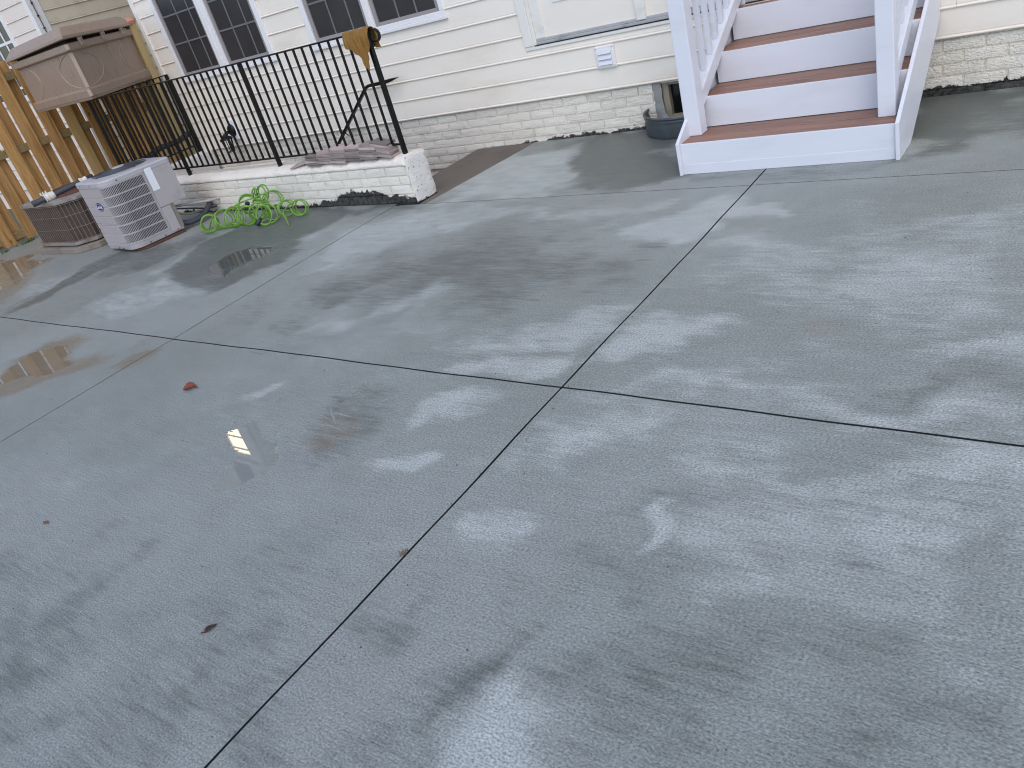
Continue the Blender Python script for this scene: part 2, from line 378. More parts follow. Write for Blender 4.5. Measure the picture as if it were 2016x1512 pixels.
def mat_concrete():
    m, t, p = nt('damp_broomed_concrete'); g = G(t)
    pos = g.pos()
    at = g.n('ShaderNodeAttribute'); at.attribute_name = 'wear'
    sep = g.n('ShaderNodeSeparateColor'); t.links.new(at.outputs['Color'], sep.inputs[0])
    fa = g.n('ShaderNodeAttribute'); fa.attribute_name = 'film'
    streak = g.noise(g.mapping(pos, (1.0, 4.5, 1), (0, 0, R(3))), 3.2, 8, 0.62, 0.35)
    fine_streak = g.noise(g.mapping(pos, (2.2, 16.0, 1), (0, 0, R(-2))), 3.0, 7, 0.65, 0.2)
    blot = g.noise(pos, 1.7, 9, 0.6, 0.4)
    big = g.noise(pos, 0.55, 3, 0.5)
    grain = g.noise(pos, 420, 2, 0.6)
    broom = g.noise(g.mapping(pos, (5, 170, 1)), 1.0, 4, 0.6, 0.15)
    mid = g.noise(g.mapping(pos, (0.7, 1.3, 1), (0, 0, R(6))), 7.5, 8, 0.65, 0.5)
    mixn = g.math('ADD', g.math('ADD', g.math('MULTIPLY', streak, 0.26), g.math('MULTIPLY', mid, 0.20)), g.math('ADD', g.math('MULTIPLY', fine_streak, 0.40), g.math('MULTIPLY', blot, 0.14)))
    spk = g.noise(g.mapping(pos, (0.75, 1.15, 1)), 150, 3, 0.75)
    jit = g.math('MULTIPLY', g.math('SUBTRACT', mixn, 0.5), 2.7)
    jd = lambda o, m_=1.0: g.math('ADD', o, g.math('MULTIPLY', g.math('MULTIPLY', jit, m_), g.sstep(o, 0.0, 0.35)))
    dry = g.sstep(jd(sep.outputs[0]), 0.20, 0.95)
    damp = g.sstep(jd(sep.outputs[1]), 0.20, 0.95)
    silt = g.sstep(jd(sep.outputs[2], 0.8), 0.15, 1.0)
    film = g.sstep(g.math('ADD', fa.outputs['Fac'], g.math('MULTIPLY', g.math('SUBTRACT', g.math('ADD', g.math('MULTIPLY', g.noise(g.mapping(pos, (0.6, 1, 1)), 24, 6, 0.7), 0.5), g.math('MULTIPLY', g.noise(g.mapping(pos, (0.6, 1, 1)), 95, 3, 0.6), 0.5)), 0.5), 2.3)), 0.54, 0.70)
    damp_f = g.math('MULTIPLY', fa.outputs['Fac'], 0.9, clamp=True)
    # colour
    base = g.mix(g.sstep(g.math('ADD', g.math('MULTIPLY', big, 0.75), g.math('MULTIPLY', blot, 0.25)), 0.38, 0.62), CONC[0], CONC[1])
    base = g.mix(g.math('MULTIPLY', g.sstep(mixn, 0.38, 0.64), 0.10), base, CONC[2])
    base = g.mix(g.math('MULTIPLY', g.sstep(big, 0.45, 0.65), 0.18), base, CONC[5])
    tint = g.noise(g.mapping(pos, (1, 1, 1), (0, 0, 0), (31, 7, 0)), 0.8, 5, 0.6, 0.5)
    base = g.mix(g.math('MULTIPLY', g.sstep(tint, 0.52, 0.72), 0.25), base, (0.250, 0.232, 0.200))
    base = g.mix(g.math('MULTIPLY', dry, 0.80), base, CONC[2])
    base = g.mix(g.math('MULTIPLY', damp, 0.78), base, CONC[3])
    base = g.mix(g.math('MULTIPLY', silt, 0.75), base, CONC[4])
    base = g.hsv(base, g.lin(film, 0, 1, 1.0, 0.8))
    gr = g.math('ADD', g.math('MULTIPLY', g.math('SUBTRACT', grain, 0.5), 0.7), g.math('MULTIPLY', g.math('SUBTRACT', broom, 0.5), 0.6))
    gr = g.math('ADD', gr, g.math('MULTIPLY', g.math('SUBTRACT', spk, 0.5), 2.9))
    gr = g.math('ADD', gr, g.math('MULTIPLY', g.math('SUBTRACT', mid, 0.5), 0.22))
    base = g.hsv(base, g.math('ADD', 1.0, g.math('MULTIPLY', gr, g.lin(film, 0, 1, 1.0, 0.2))))
    pit2 = g.math('MULTIPLY', g.sstep(g.noise(pos, 120, 3, 0.6), 0.56, 0.64), g.math('MULTIPLY', dry, 0.30))
    base = g.mix(pit2, base, (0.09, 0.095, 0.09))
    pits = g.sstep(g.noise(pos, 75, 2, 0.5), 0.735, 0.76)
    base = g.mix(g.math('MULTIPLY', pits, 0.6), base, (0.03, 0.03, 0.03))
    g.put(p.inputs['Base Color'], base)
    rough = g.math('ADD', 0.46, g.math('MULTIPLY', dry, 0.25))
    rough = g.math('SUBTRACT', rough, g.math('MULTIPLY', damp, 0.12))
    rough = g.math('SUBTRACT', rough, g.math('MULTIPLY', damp_f, 0.28))
    rough = g.math('ADD', rough, g.math('MULTIPLY', g.math('SUBTRACT', fine_streak, 0.5), 0.30))
    rough = g.math('MULTIPLY', rough, g.lin(film, 0, 1, 1.0, 0.05))
    g.put(p.inputs['Roughness'], g.math('MAXIMUM', rough, 0.012))
    p.inputs['IOR'].default_value = 1.45
    # relief
    h = g.math('ADD', g.math('MULTIPLY', grain, 0.55), g.math('MULTIPLY', broom, 0.75))
    h = g.math('ADD', h, g.math('MULTIPLY', g.noise(pos, 120, 3, 0.65), 1.8))
    h = g.math('ADD', h, g.math('MULTIPLY', g.noise(g.mapping(pos, (0.8, 1.5, 1)), 70, 4, 0.6, 0.6), g.math('MULTIPLY', damp_f, 2.4)))
    h = g.math('SUBTRACT', h, g.math('ADD', 1.55, g.math('MULTIPLY', damp_f, 1.2)))
    h = g.math('MULTIPLY', h, g.lin(film, 0, 1, 1.0, 0.0))
    n1 = g.bump(h, 0.9, 0.0030)
    g.put(p.inputs['Normal'], n1)
    return m
CONC = [(0.236, 0.250, 0.223), (0.294, 0.310, 0.282), (0.46, 0.478, 0.445), (0.088, 0.096, 0.083), (0.22, 0.165, 0.105), (0.222, 0.213, 0.202)]
M['concrete'] = mat_concrete()

# ------------------------------------------------------------------ ground and patio
# wear patches of the slab (world outlines in metres): d = paler, mostly dried out, w = darker, mostly damp, p = standing film of water, b = washed-out silt
PATCHES = [
 ('d', 0.8, 0.1, [(-4.25,4.56), (-4.38,5.09), (-4.38,5.73), (-3.83,5.72), (-3.25,4.94), (-3.24,4.58), (-3.82,4.54)]),
 ('d', 0.7, 0.14, [(-4.92,3.53), (-5.15,4.02), (-4.79,4.15), (-4.47,4.43), (-3.75,4.45), (-2.52,4.37), (-2.21,4.41), (-2.21,4.10), (-3.06,4.08), (-3.69,3.97), (-4.12,3.56), (-4.43,3.19)]),
 ('d', 0.8, 0.06, [(-2.30,3.94), (-2.07,4.09), (-1.70,4.34), (-1.61,4.26), (-1.70,3.70), (-1.88,3.66), (-2.10,3.61)]),
 ('d', 0.9, 0.04, [(-1.82,4.21), (-1.50,4.23), (-1.45,3.99), (-1.67,3.93), (-1.78,3.91)]),
 ('d', 0.5, 0.08, [(-1.18,4.10), (-0.71,4.18), (-0.63,4.07), (-0.95,3.97)]),
 ('d', 0.5, 0.06, [(-0.95,3.79), (-0.74,3.83), (-0.77,3.74), (-0.96,3.71)]),
 ('d', 0.75, 0.05, [(-3.40,2.89), (-3.06,3.11), (-2.96,3.05), (-3.03,2.92), (-3.35,2.56), (-3.42,2.59)]),
 ('d', 0.7, 0.05, [(-3.86,2.45), (-3.59,2.63), (-3.30,2.60), (-3.47,2.43)]),
 ('d', 0.8, 0.05, [(-2.62,3.19), (-2.49,3.29), (-2.37,3.23), (-2.37,3.15), (-2.55,3.12)]),
 ('d', 0.85, 0.08, [(-2.57,2.67), (-2.24,2.79), (-1.81,2.90), (-1.78,2.69), (-1.92,2.56), (-2.17,2.46), (-2.55,2.50)]),
 ('d', 1, 0.05, [(-2.47,2.34), (-2.31,2.43), (-1.81,2.51), (-1.73,2.42), (-1.73,2.27), (-2.21,2.25), (-2.44,2.27)]),
 ('d', 0.9, 0.08, [(-1.71,2.75), (-1.60,2.84), (-1.33,2.78), (-1.28,2.64), (-1.35,2.50), (-1.61,2.47), (-1.68,2.40)]),
 ('d', 0.6, 0.08, [(-1.18,2.55), (-0.97,2.61), (-0.92,2.54), (-1.04,2.45)]),
 ('d', 0.9, 0.05, [(-0.65,2.62), (-0.53,2.74), (-0.19,2.84), (-0.17,2.63), (-0.39,2.65), (-0.51,2.59)]),
 ('d', 0.85, 0.12, [(-1.67,2.22), (-1.37,2.34), (-1.02,2.41), (-0.62,2.38), (-0.14,2.38), (-0.13,2.19), (-0.43,2.20), (-0.92,2.21), (-1.42,2.22)]),
 ('d', 0.9, 0.05, [(-2.32,2.02), (-2.27,2.14), (-2.12,2.19), (-2.02,2.07), (-2.10,1.89), (-2.19,1.81)]),
 ('d', 1.2, 0.03, [(-2.25,1.54), (-2.17,1.60), (-2.01,1.68), (-1.96,1.66), (-2.01,1.58), (-2.17,1.50)]),
 ('d', 0.8, 0.1, [(-1.73,1.76), (-1.67,1.96), (-1.39,2.16), (-1.12,2.19), (-1.09,2.04), (-1.23,1.82), (-1.47,1.72), (-1.68,1.69)]),
 ('d', 0.8, 0.05, [(-1.70,1.32), (-1.69,1.44), (-1.48,1.53), (-1.39,1.48), (-1.40,1.38), (-1.48,1.28), (-1.60,1.28)]),
 ('d', 0.9, 0.04, [(-3.48,1.84), (-3.39,1.96), (-3.30,1.92), (-3.36,1.81)]),
 ('d', 1.1, 0.015, [(-1.08,1.61), (-1.06,1.67), (-0.98,1.68), (-0.99,1.62), (-0.93,1.55), (-0.96,1.50), (-1.07,1.38), (-1.01,1.53), (-1.01,1.57)]),
 ('d', 0.75, 0.14, [(-0.87,1.54), (-0.86,1.68), (-0.75,1.81), (-0.49,1.83), (-0.21,1.63), (-0.22,1.41), (-0.29,1.32), (-0.45,1.34), (-0.62,1.34), (-0.80,1.38)]),
 ('d', 0.9, 0.16, [(-0.90,1.85), (-0.69,2.01), (-0.12,2.13), (-0.09,1.75), (-0.28,1.73), (-0.56,1.81)]),
 ('d', 0.6, 0.08, [(-6.49,2.55), (-6.54,2.86), (-6.21,3.15), (-5.56,3.21), (-5.30,2.87), (-5.74,2.48), (-6.02,2.34)]),
 ('d', 0.6, 0.06, [(-6.59,3.29), (-6.56,3.77), (-6.31,3.71), (-6.25,3.50), (-6.29,3.15)]),
 ('d', 0.5, 0.06, [(-8.45,2.77), (-8.27,3.16), (-7.67,3.28), (-7.65,2.81), (-7.92,2.54)]),
 ('d', 0.5, 0.1, [(-2.13,0.97), (-1.96,1.15), (-1.74,1.17), (-1.88,0.93)]),
 ('d', 0.4, 0.15, [(-4.22,0.87), (-4.12,1.14), (-3.72,1.04), (-3.76,0.81), (-3.85,0.71)]),
 ('d', 0.95, 0.07, [(-1.26,0.84), (-1.23,0.94), (-1.13,0.96), (-1.02,0.85), (-0.94,0.66), (-1.19,0.55), (-1.25,0.71)]),
 ('d', 0.75, 0.3, [(-1.62,3.51), (-0.94,3.73), (-0.23,3.63), (-0.15,2.72), (-0.63,2.77), (-1.19,2.71)]),
 ('d', 0.55, 0.25, [(-4.28,2.64), (-3.60,3.10), (-2.67,2.66), (-3.08,2.29)]),
 ('d', 0.5, 0.3, [(-1.45,1.86), (-0.88,2.08), (-0.72,1.90), (-1.16,1.70)]),
 ('d', 0.4, 0.1, [(-3.52,1.54), (-3.30,1.77), (-3.02,1.74), (-3.14,1.54)]),
 ('d', 0.5, 0.08, [(-1.19,1.92), (-0.95,2.04), (-0.84,1.98), (-1.02,1.79)]),
 ('w', 0.9, 0.05, [(-6.36,3.24), (-6.73,3.83), (-6.54,3.99), (-6.50,4.72), (-5.88,4.71), (-5.28,4.52), (-5.21,4.08), (-5.20,3.69), (-5.01,3.57), (-4.95,3.39), (-5.14,3.09), (-5.32,2.79)]),
 ('w', 0.66, 0.28, [(-4.32,2.85), (-3.94,3.47), (-3.45,3.79), (-3.13,4.06), (-2.39,4.12), (-2.17,3.65), (-2.05,3.15), (-2.54,2.95), (-2.89,2.75), (-3.44,2.24)]),
 ('w', 1.15, 0.1, [(-3.43,4.97), (-3.71,5.56), (-3.59,6.03), (-2.81,5.87), (-2.31,4.76), (-2.70,4.50), (-3.10,4.64)]),
 ('w', 1.1, 0.15, [(-1.16,6.05), (-0.46,6.08), (-0.35,4.88), (-0.69,4.89), (-1.00,4.78), (-1.02,5.16)]),
 ('w', 0.62, 0.1, [(-1.16,1.64), (-0.85,1.77), (-0.76,1.74), (-0.71,1.59), (-0.86,1.59), (-0.99,1.62), (-1.07,1.62)]),
 ('w', 0.62, 0.1, [(-0.66,1.58), (-0.58,1.63), (-0.32,1.62), (-0.27,1.52), (-0.34,1.44), (-0.47,1.43), (-0.59,1.49)]),
 ('w', 1, 0.06, [(-1.22,1.07), (-1.30,1.03), (-1.36,0.87), (-1.40,0.70), (-1.39,0.62), (-1.33,0.66), (-1.29,0.83), (-1.23,0.99)]),
 ('w', 0.8, 0.45, [(-1.17,1.07), (-0.91,1.19), (-0.57,1.19), (-0.28,1.14), (-0.21,1.02), (-0.92,0.70)]),
 ('w', 0.7, 0.25, [(-3.59,0.47), (-2.94,0.61), (-2.15,0.38), (-2.17,0.13), (-2.46,-0.00)]),
 ('w', 0.65, 0.14, [(-0.68,2.46), (-0.58,2.54), (-0.15,2.62), (-0.13,2.38), (-0.39,2.36), (-0.58,2.39)]),
 ('w', 0.6, 0.1, [(-2.97,1.62), (-3.04,1.95), (-2.71,2.13), (-2.36,2.03), (-2.29,1.74), (-2.44,1.45), (-2.69,1.39)]),
 ('w', 0.7, 0.1, [(-1.26,1.30), (-1.14,1.41), (-0.99,1.37), (-1.10,1.27)]),
 ('w', 0.8, 0.05, [(-7.88,2.43), (-7.85,2.90), (-8.04,3.63), (-7.99,3.75), (-7.19,3.62), (-7.47,3.40), (-7.52,2.84), (-7.60,2.35)]),
 ('w', 0.7, 0.1, [(-7.97,3.40), (-7.28,3.85), (-7.08,4.46), (-6.47,3.82), (-6.93,3.19)]),
 ('w', 0.5, 0.1, [(-7.15,6.42), (-4.82,5.43), (-4.30,4.62), (-4.53,4.44), (-4.92,4.16)]),
 ('w', 0.6, 0.12, [(-0.35,1.92), (-0.25,1.86), (-0.15,1.62), (-0.22,1.53), (-0.30,1.68)]),
 ('w', 0.7, 0.4, [(-3.29,0.27), (-2.42,0.62), (-1.61,0.80), (-1.31,0.49), (-2.46,-0.03)]),
 ('w', 0.7, 0.1, [(-6.07,4.54), (-5.34,4.58), (-4.48,4.50), (-4.31,4.57), (-4.21,4.38), (-4.70,4.29), (-5.46,4.31)]),  # darker band along the foot of the garden wall
 ('w', 0.8, 0.1, [(-2.35,4.77), (-1.59,4.75), (-1.02,4.76), (-0.96,4.87), (-0.95,4.66), (-1.55,4.62), (-2.24,4.59)]),  # darker band along the foot of the steps
 ('w', 0.7, 0.12, [(-4.26,5.97), (-3.17,5.98), (-2.84,5.95), (-2.65,5.41), (-3.23,5.44), (-3.92,5.61)]),  # darker band along the foot of the house wall
 ('w', 0.5, 0.2, [(-4.03,4.28), (-2.49,4.25), (-2.38,3.96), (-3.55,3.79)]),
 ('p', 0.95, 0.05, [(-5.55,3.14), (-5.83,3.39), (-5.79,3.59), (-5.61,3.75), (-5.48,3.76), (-5.43,3.58), (-5.40,3.39), (-5.37,3.17)]),
 ('p', 1, 0.03, [(-6.11,1.77), (-6.20,1.94), (-5.96,2.02), (-5.58,2.02), (-5.41,1.90), (-5.41,1.75), (-5.59,1.66), (-5.80,1.56), (-5.99,1.62)]),
 ('p', 1, 0.025, [(-3.18,1.49), (-3.16,1.60), (-2.95,1.55), (-2.75,1.44), (-2.72,1.36), (-2.75,1.28), (-2.85,1.20), (-2.96,1.23), (-3.00,1.35), (-3.08,1.43)]),
 ('p', 0.6, 0.03, [(-2.94,1.93), (-2.89,2.06), (-2.82,2.14), (-2.75,2.12), (-2.73,2.01), (-2.78,1.91), (-2.80,1.86)]),
 ('p', 0.5, 0.02, [(-4.93,1.91), (-4.81,2.12), (-4.76,2.24), (-4.69,2.04), (-4.82,1.90)]),
 ('p', 0.8, 0.06, [(-10.61,3.47), (-9.80,3.67), (-9.11,3.46), (-8.57,2.93), (-8.76,2.70)]),
 ('p', 0.3, 0.15, [(-0.22,1.33), (-0.05,1.55), (-0.01,1.11), (-0.19,1.03)]),
 ('b', 1, 0.1, [(-5.64,1.37), (-6.34,1.85), (-6.25,2.08), (-5.56,2.09), (-5.16,1.91), (-5.17,1.63), (-5.48,1.40)]),
 ('b', 0.9, 0.07, [(-5.02,1.87), (-5.02,2.09), (-4.79,2.27), (-4.64,2.05), (-4.74,1.85)]),
 ('b', 0.8, 0.1, [(-10.59,3.40), (-9.95,3.74), (-9.00,3.52), (-8.24,2.83), (-8.21,2.42)]),
 ('b', 0.4, 0.1, [(-5.29,2.06), (-5.27,2.41), (-5.01,2.37), (-5.02,2.09)]),
 ('b', 0.6, 0.08, [(-2.85,1.53), (-2.94,1.79), (-2.72,1.92), (-2.53,1.83), (-2.58,1.59), (-2.68,1.50)]),
 ('b', 0.5, 0.04, [(-1.01,2.75), (-0.95,2.80), (-0.77,2.84), (-0.74,2.78), (-0.89,2.71)]),
 ('b', 0.4, 0.06, [(-1.11,2.42), (-1.05,2.49), (-0.93,2.47), (-1.02,2.41)]),
 ('b', 0.35, 0.05, [(-2.15,1.84), (-2.02,1.89), (-1.94,1.81), (-2.04,1.77)]),
 ('b', 0.4, 0.08, [(-0.41,3.03), (-0.23,3.12), (-0.21,2.89), (-0.36,2.88)]),
 ('b', 0.3, 0.06, [(-2.31,3.46), (-2.17,3.49), (-2.07,3.36), (-2.21,3.33)]),
]


def vnoise(x, y, scale, seed):
    x = x * scale + seed * 17.3; y = y * scale + seed * 5.7
    xi = np.floor(x).astype(np.int64); yi = np.floor(y).astype(np.int64)
    fx = x - xi; fy = y - yi
    fx = fx * fx * (3 - 2 * fx); fy = fy * fy * (3 - 2 * fy)
    def h(a, b):
        n = (a * 374761393 + b * 668265263 + seed * 144665) & 0x7fffffff
        n = ((n ^ (n >> 13)) * 1274126177) & 0x7fffffff
        return ((n ^ (n >> 16)) & 0xffff) / 65535.0
    a = h(xi, yi); b = h(xi + 1, yi); c = h(xi, yi + 1); d = h(xi + 1, yi + 1)
    return (a * (1 - fx) + b * fx) * (1 - fy) + (c * (1 - fx) + d * fx) * fy

def fbm(x, y, scale, seed, n=4):
    s = 0; a = 0.5
    for i in range(n):
        s = s + a * vnoise(x, y, scale * 2 ** i, seed + i); a *= 0.5
    return s / (1 - 0.5 ** n) - 0.5

def poly_sd(px, py, poly):
    d = np.full(px.shape, 1e9); ins = np.zeros(px.shape, bool)
    n = len(poly)
    for i in range(n):
        ax, ay = poly[i]; bx, by = poly[(i + 1) % n]
        ex, ey = bx - ax, by - ay
        t = np.clip(((px - ax) * ex + (py - ay) * ey) / (ex * ex + ey * ey + 1e-12), 0, 1)
        d = np.minimum(d, np.hypot(px - ax - t * ex, py - ay - t * ey))
        c = ((ay > py) != (by > py)) & (px < (bx - ax) * (py - ay) / (by - ay + 1e-12) + ax)
        ins ^= c
    return np.where(ins, -d, d)

def wear(x, y):
    ch = {k: np.zeros(x.shape) for k in 'dwpb'}
    for k, st, so, poly in PATCHES:
        pa = np.array(poly); m = so * 2.5 + 0.15
        idx = np.where((x > pa[:, 0].min() - m) & (x < pa[:, 0].max() + m) & (y > pa[:, 1].min() - m) & (y < pa[:, 1].max() + m))[0]
        if not len(idx): continue
        qx = x[idx]; qy = y[idx]; a = so * 1.9 + 0.05
        wx = qx + fbm(qx, qy, 3.0, 3, 5) * a * 2.8; wy_ = qy + fbm(qx, qy, 3.0, 9, 5) * a * 2.2
        sd = poly_sd(wx, wy_, poly)
        so2 = so * (1.0 if k in 'pb' else 1.7) + 0.01
        t = np.clip((so2 - sd) / (2 * so2), 0, 1); t = t * t * (3 - 2 * t)
        t = t * (0.72 + 0.56 * (fbm(qx, qy, 2.2, 21, 4) + 0.5))
        ch[k][idx] = np.maximum(ch[k][idx], st * t)
    return ch

def yj(x): return 2.209 - 0.0205 * (x + 1.757) + 0.003 * np.sin(3.1 * x) + 0.0015 * np.sin(11 * x)
def yu(x): return 4.498 - 0.0094 * (x + 2.34) + 0.002 * np.sin(4 * x)
def xj(x0, y): return x0 + 0.003 * np.sin(2.7 * y + x0) + 0.0015 * np.sin(9 * y)

soil = MB()
hx0, hx1, hy0, hy1 = -9.35, -4.98, 4.85, 5.98
B = 300.0
zs = -0.16
vs = [(-B, -B, zs), (B, -B, zs), (B, B, zs), (-B, B, zs), (hx0, hy0, zs), (hx1, hy0, zs), (hx1, hy1, zs), (hx0, hy1, zs)]
soil.add(vs, [(0, 1, 5, 4), (1, 2, 6, 5), (2, 3, 7, 6), (3, 0, 4, 7)])
setp(soil.build('ground', M['soil']), 'bare soil sheet lying beneath the patio and fence', 'ground', kind='structure')

base = MB()
base.box(-10.95, 7.5, -4.2, 4.75, -0.12, -0.044)
base.box(-4.96, 7.5, 4.755, 5.99, -0.12, -0.044)
patio = base.build('patio', M['joint_dark'])
setp(patio, 'damp grey broomed concrete patio cut into slabs', 'patio', kind='structure')

def slab(fx0, fx1, fy0, fy1, step, gx, gy):
    """one concrete slab; edges are functions so that the saw cuts wander a little"""
    xm0, xm1 = fx0(3.0), fx1(3.0); ym0, ym1 = fy0((xm0 + xm1) / 2), fy1((xm0 + xm1) / 2)
    nx = max(2, int((xm1 - xm0) / step)); ny = max(2, int((ym1 - ym0) / step))
    a, b = np.meshgrid(np.linspace(0, 1, nx + 1), np.linspace(0, 1, ny + 1))
    yy = ym0 + (ym1 - ym0) * b
    x0 = fx0(yy) + gx; x1 = fx1(yy) - gx
    X = x0 + (x1 - x0) * a
    y0 = fy0(X) + gy[0]; y1 = fy1(X) - gy[1]
    Y = y0 + (y1 - y0) * b
    X = X.ravel(); Y = Y.ravel()
    n = X.size
    co = np.zeros((n, 3)); co[:, 0] = X; co[:, 1] = Y
    i = np.arange((nx + 1) * (ny + 1)).reshape(ny + 1, nx + 1)
    top = np.stack([i[:-1, :-1], i[:-1, 1:], i[1:, 1:], i[1:, :-1]], -1).reshape(-1, 4)
    rim = np.concatenate([i[0, :], i[1:, -1], i[-1, -2::-1], i[-2:0:-1, 0]])
    low = co[rim].copy(); low[:, 2] = -0.048
    k = len(rim); idx = np.arange(k); nxt = (idx + 1) % k
    side = np.stack([n + idx, n + nxt, rim[nxt], rim[idx]], -1)
    me = bpy.data.meshes.new('slab')
    me.from_pydata(np.concatenate([co, low]).tolist(), [], np.concatenate([top, side]).tolist())
    ch = wear(X, Y)
    col = np.ones((n + k, 4), np.float32); col[:n, 0] = ch['d']; col[:n, 1] = ch['w']; col[:n, 2] = ch['b']
    col[n:, :3] = 0
    at = me.attributes.new('wear', 'FLOAT_COLOR', 'POINT'); at.data.foreach_set('color', col.ravel())
    f = np.zeros(n + k, np.float32); f[:n] = ch['p']
    me.attributes.new('film', 'FLOAT', 'POINT').data.foreach_set('value', f)
    me.materials.append(M['concrete']); me.materials.append(M['joint_dark'])  # slab sides darkened by colour so the cuts stay dark
    mi = np.zeros(len(me.polygons), np.int32); mi[len(top):] = 1
    me.polygons.foreach_set('material_index', mi); me.update()
    return link('slab', me, patio)

XJ = [-10.95, -7.845, -4.80, -1.752, 1.30, 4.35, 7.45]
GX = {-4.80: 0.0015, -7.845: 0.0012}
def fx(x0): return lambda y: xj(x0, y) if np.isscalar(y) else xj(x0, y)
def cy(v): return lambda x: v + 0 * x
for i in range(6):
    x0, x1 = XJ[i], XJ[i + 1]
    near = i < 4
    gx = 0.0045 if i >= 2 else 0.0022
    st = 0.022 if near else 0.15
    f0 = (lambda v: (lambda y: xj(v, y)))(x0); f1 = (lambda v: (lambda y: xj(v, y)))(x1)
    if i >= 4 or i < 0: st = 0.15
    slab(f0, f1, cy(-4.1), cy(-0.85), 0.2, gx, (0, 0.003))
    slab(f0, f1, cy(-0.85), yj, st if i >= 1 else 0.05, gx, (0.003, 0.0050))
    if i < 2:
        slab(f0, f1, yj, cy(4.745), st, gx, (0.0050, 0.0))
    else:
        slab(f0, f1, yj, yu, st, gx, (0.0050, 0.0026))
        if i == 2:
            slab(lambda y: -4.455 + (y - 4.535) * 0.106, f1, yu, cy(5.992), st, gx, (0.0026, 0))
        else:
            slab(f0, f1, yu, cy(5.992), st, gx, (0.0026, 0))

# tyre lug print pressed into the slab: low burrs of concrete
LUGS = [(-2.935, 1.541, -2.909, 1.749), (-2.847, 1.493, -2.764, 1.763), (-3.002, 1.565, -2.964, 1.684), (-2.951, 1.770, -2.825, 1.709), (-2.972, 1.822, -2.735, 1.769), (-2.960, 1.886, -2.784, 1.809), (-2.994, 1.952, -2.757, 1.968), (-3.026, 2.012, -2.824, 2.001), (-3.017, 2.075, -2.882, 1.972), (-2.982, 2.114, -2.838, 2.007), (-2.938, 2.145, -2.824, 2.074), (-2.899, 2.180, -2.785, 2.117), (-2.829, 1.859, -2.673, 1.742), (-2.770, 1.820, -2.638, 1.814), (-2.742, 1.743, -2.583, 1.707), (-2.584, 1.940, -2.468, 2.064), (-2.877, 1.610, -2.775, 1.567), (-2.841, 1.698, -2.731, 1.643)]
tp = MB(); rl_ = random.Random(8)
for x0, y0, x1, y1 in LUGS:
    n = 7; w_ = rl_.uniform(0.005, 0.009); hh = rl_.uniform(0.0016, 0.0034)
    dx, dy = x1 - x0, y1 - y0; L = math.hypot(dx, dy); nx, ny = -dy / L, dx / L
    vs = []
    for k in range(n + 1):
        t = k / n; e = math.sin(math.pi * min(1, max(0, t))) ** 0.4 if 0 < t < 1 else 0
        cx, cy2 = x0 + dx * t + nx * rl_.uniform(-.003, .003), y0 + dy * t + ny * rl_.uniform(-.003, .003)
        ww = w_ * (0.4 + 0.6 * e)
        vs += [(cx - nx * ww, cy2 - ny * ww, -0.0005), (cx + nx * ww * .2, cy2 + ny * ww * .2, hh * e), (cx + nx * ww, cy2 + ny * ww, -0.0005)]
    tp.add(vs, [(3 * k + i, 3 * k + 3 + i, 3 * k + 4 + i, 3 * k + 1 + i) for k in range(n) for i in range(2)], True)
setp(tp.build('tread_print', M['concrete'], patio), kind='stuff')

# scattered grit on the slab: countless specks
gr = MB()
rg = random.Random(5)
for k in range(420):
    x = rg.uniform(-9, 0.6); y = rg.uniform(0.2, 5.7)
    if x < -4.6 and y > 4.4: continue
    r = rg.uniform(0.0012, 0.0042) * (1.3 if rg.random() < 0.1 else 1)
    a = rg.uniform(0, 6.28); e = rg.uniform(0.5, 1)
    ring = [(x + r * math.cos(a + q * 1.2566) * (1 if q % 2 else e), y + r * math.sin(a + q * 1.2566), 0.0006) for q in range(5)]
    gr.add(ring + [(x, y, r * 0.6 + 0.0006)], [(q, (q + 1) % 5, 5) for q in range(5)])
setp(gr.build('grit', M['deck_dark']), 'tiny dark grit specks scattered over the concrete patio', 'grit', kind='stuff')

# ------------------------------------------------------------------ house: siding, windows, door
PITCH = 0.1775
def siding_mesh(length, h=PITCH, mat=None):
    """one beaded vinyl course, local x along the wall, -y outward, z up"""
    prof = [(0.010, 0.0), (-0.004, 0.0006)]
    for k in range(1, 7):
        a = -math.pi / 2 + math.pi * k / 6.5
        prof.append((-0.006 - 0.009 * math.cos(a), 0.009 + 0.009 * math.sin(a)))
    prof += [(-0.004, 0.0185), (-0.0035, 0.0215), (-0.0075, 0.0245), (-0.0025, h), (0.010, h)]
    b = MB()
    n = len(prof)
    nseg = max(1, int(length / 1.2))
    rings = []
    for s in range(nseg + 1):
        x = length * s / nseg
        rings.append([(x, y, z) for y, z in prof])
    vs = [p for r in rings for p in r]
    fs = []
    for s in range(nseg):
        for k in range(n - 1):
            fs.append((s * n + k, (s + 1) * n + k, (s + 1) * n + k + 1, s * n + k + 1))
    b.add(vs, fs)
    b.add([rings[0][k] for k in range(n)], [tuple(range(n))])
    b.add([rings[-1][k] for k in range(n)], [tuple(range(n - 1, -1, -1))])
    me = b.mesh('siding_board', mat)
    return me

house = thing('house', 'cream beaded siding townhouse with painted brick foundation and back door', 'house', (-3, 6.0, 0))
def hp(o):                               # keep world coordinates under the house empty
    o.matrix_parent_inverse = Matrix.Translation((3, -6.0, 0)); return o
YS = 5.982                               # siding plane
Z0 = 0.362
TOP = 6.2
def hb(mb, name, mat, parent=None, bevel=0.0):
    o = mb.build(name, mat, parent or house, bevel)
    if parent is None: hp(o)
    return o

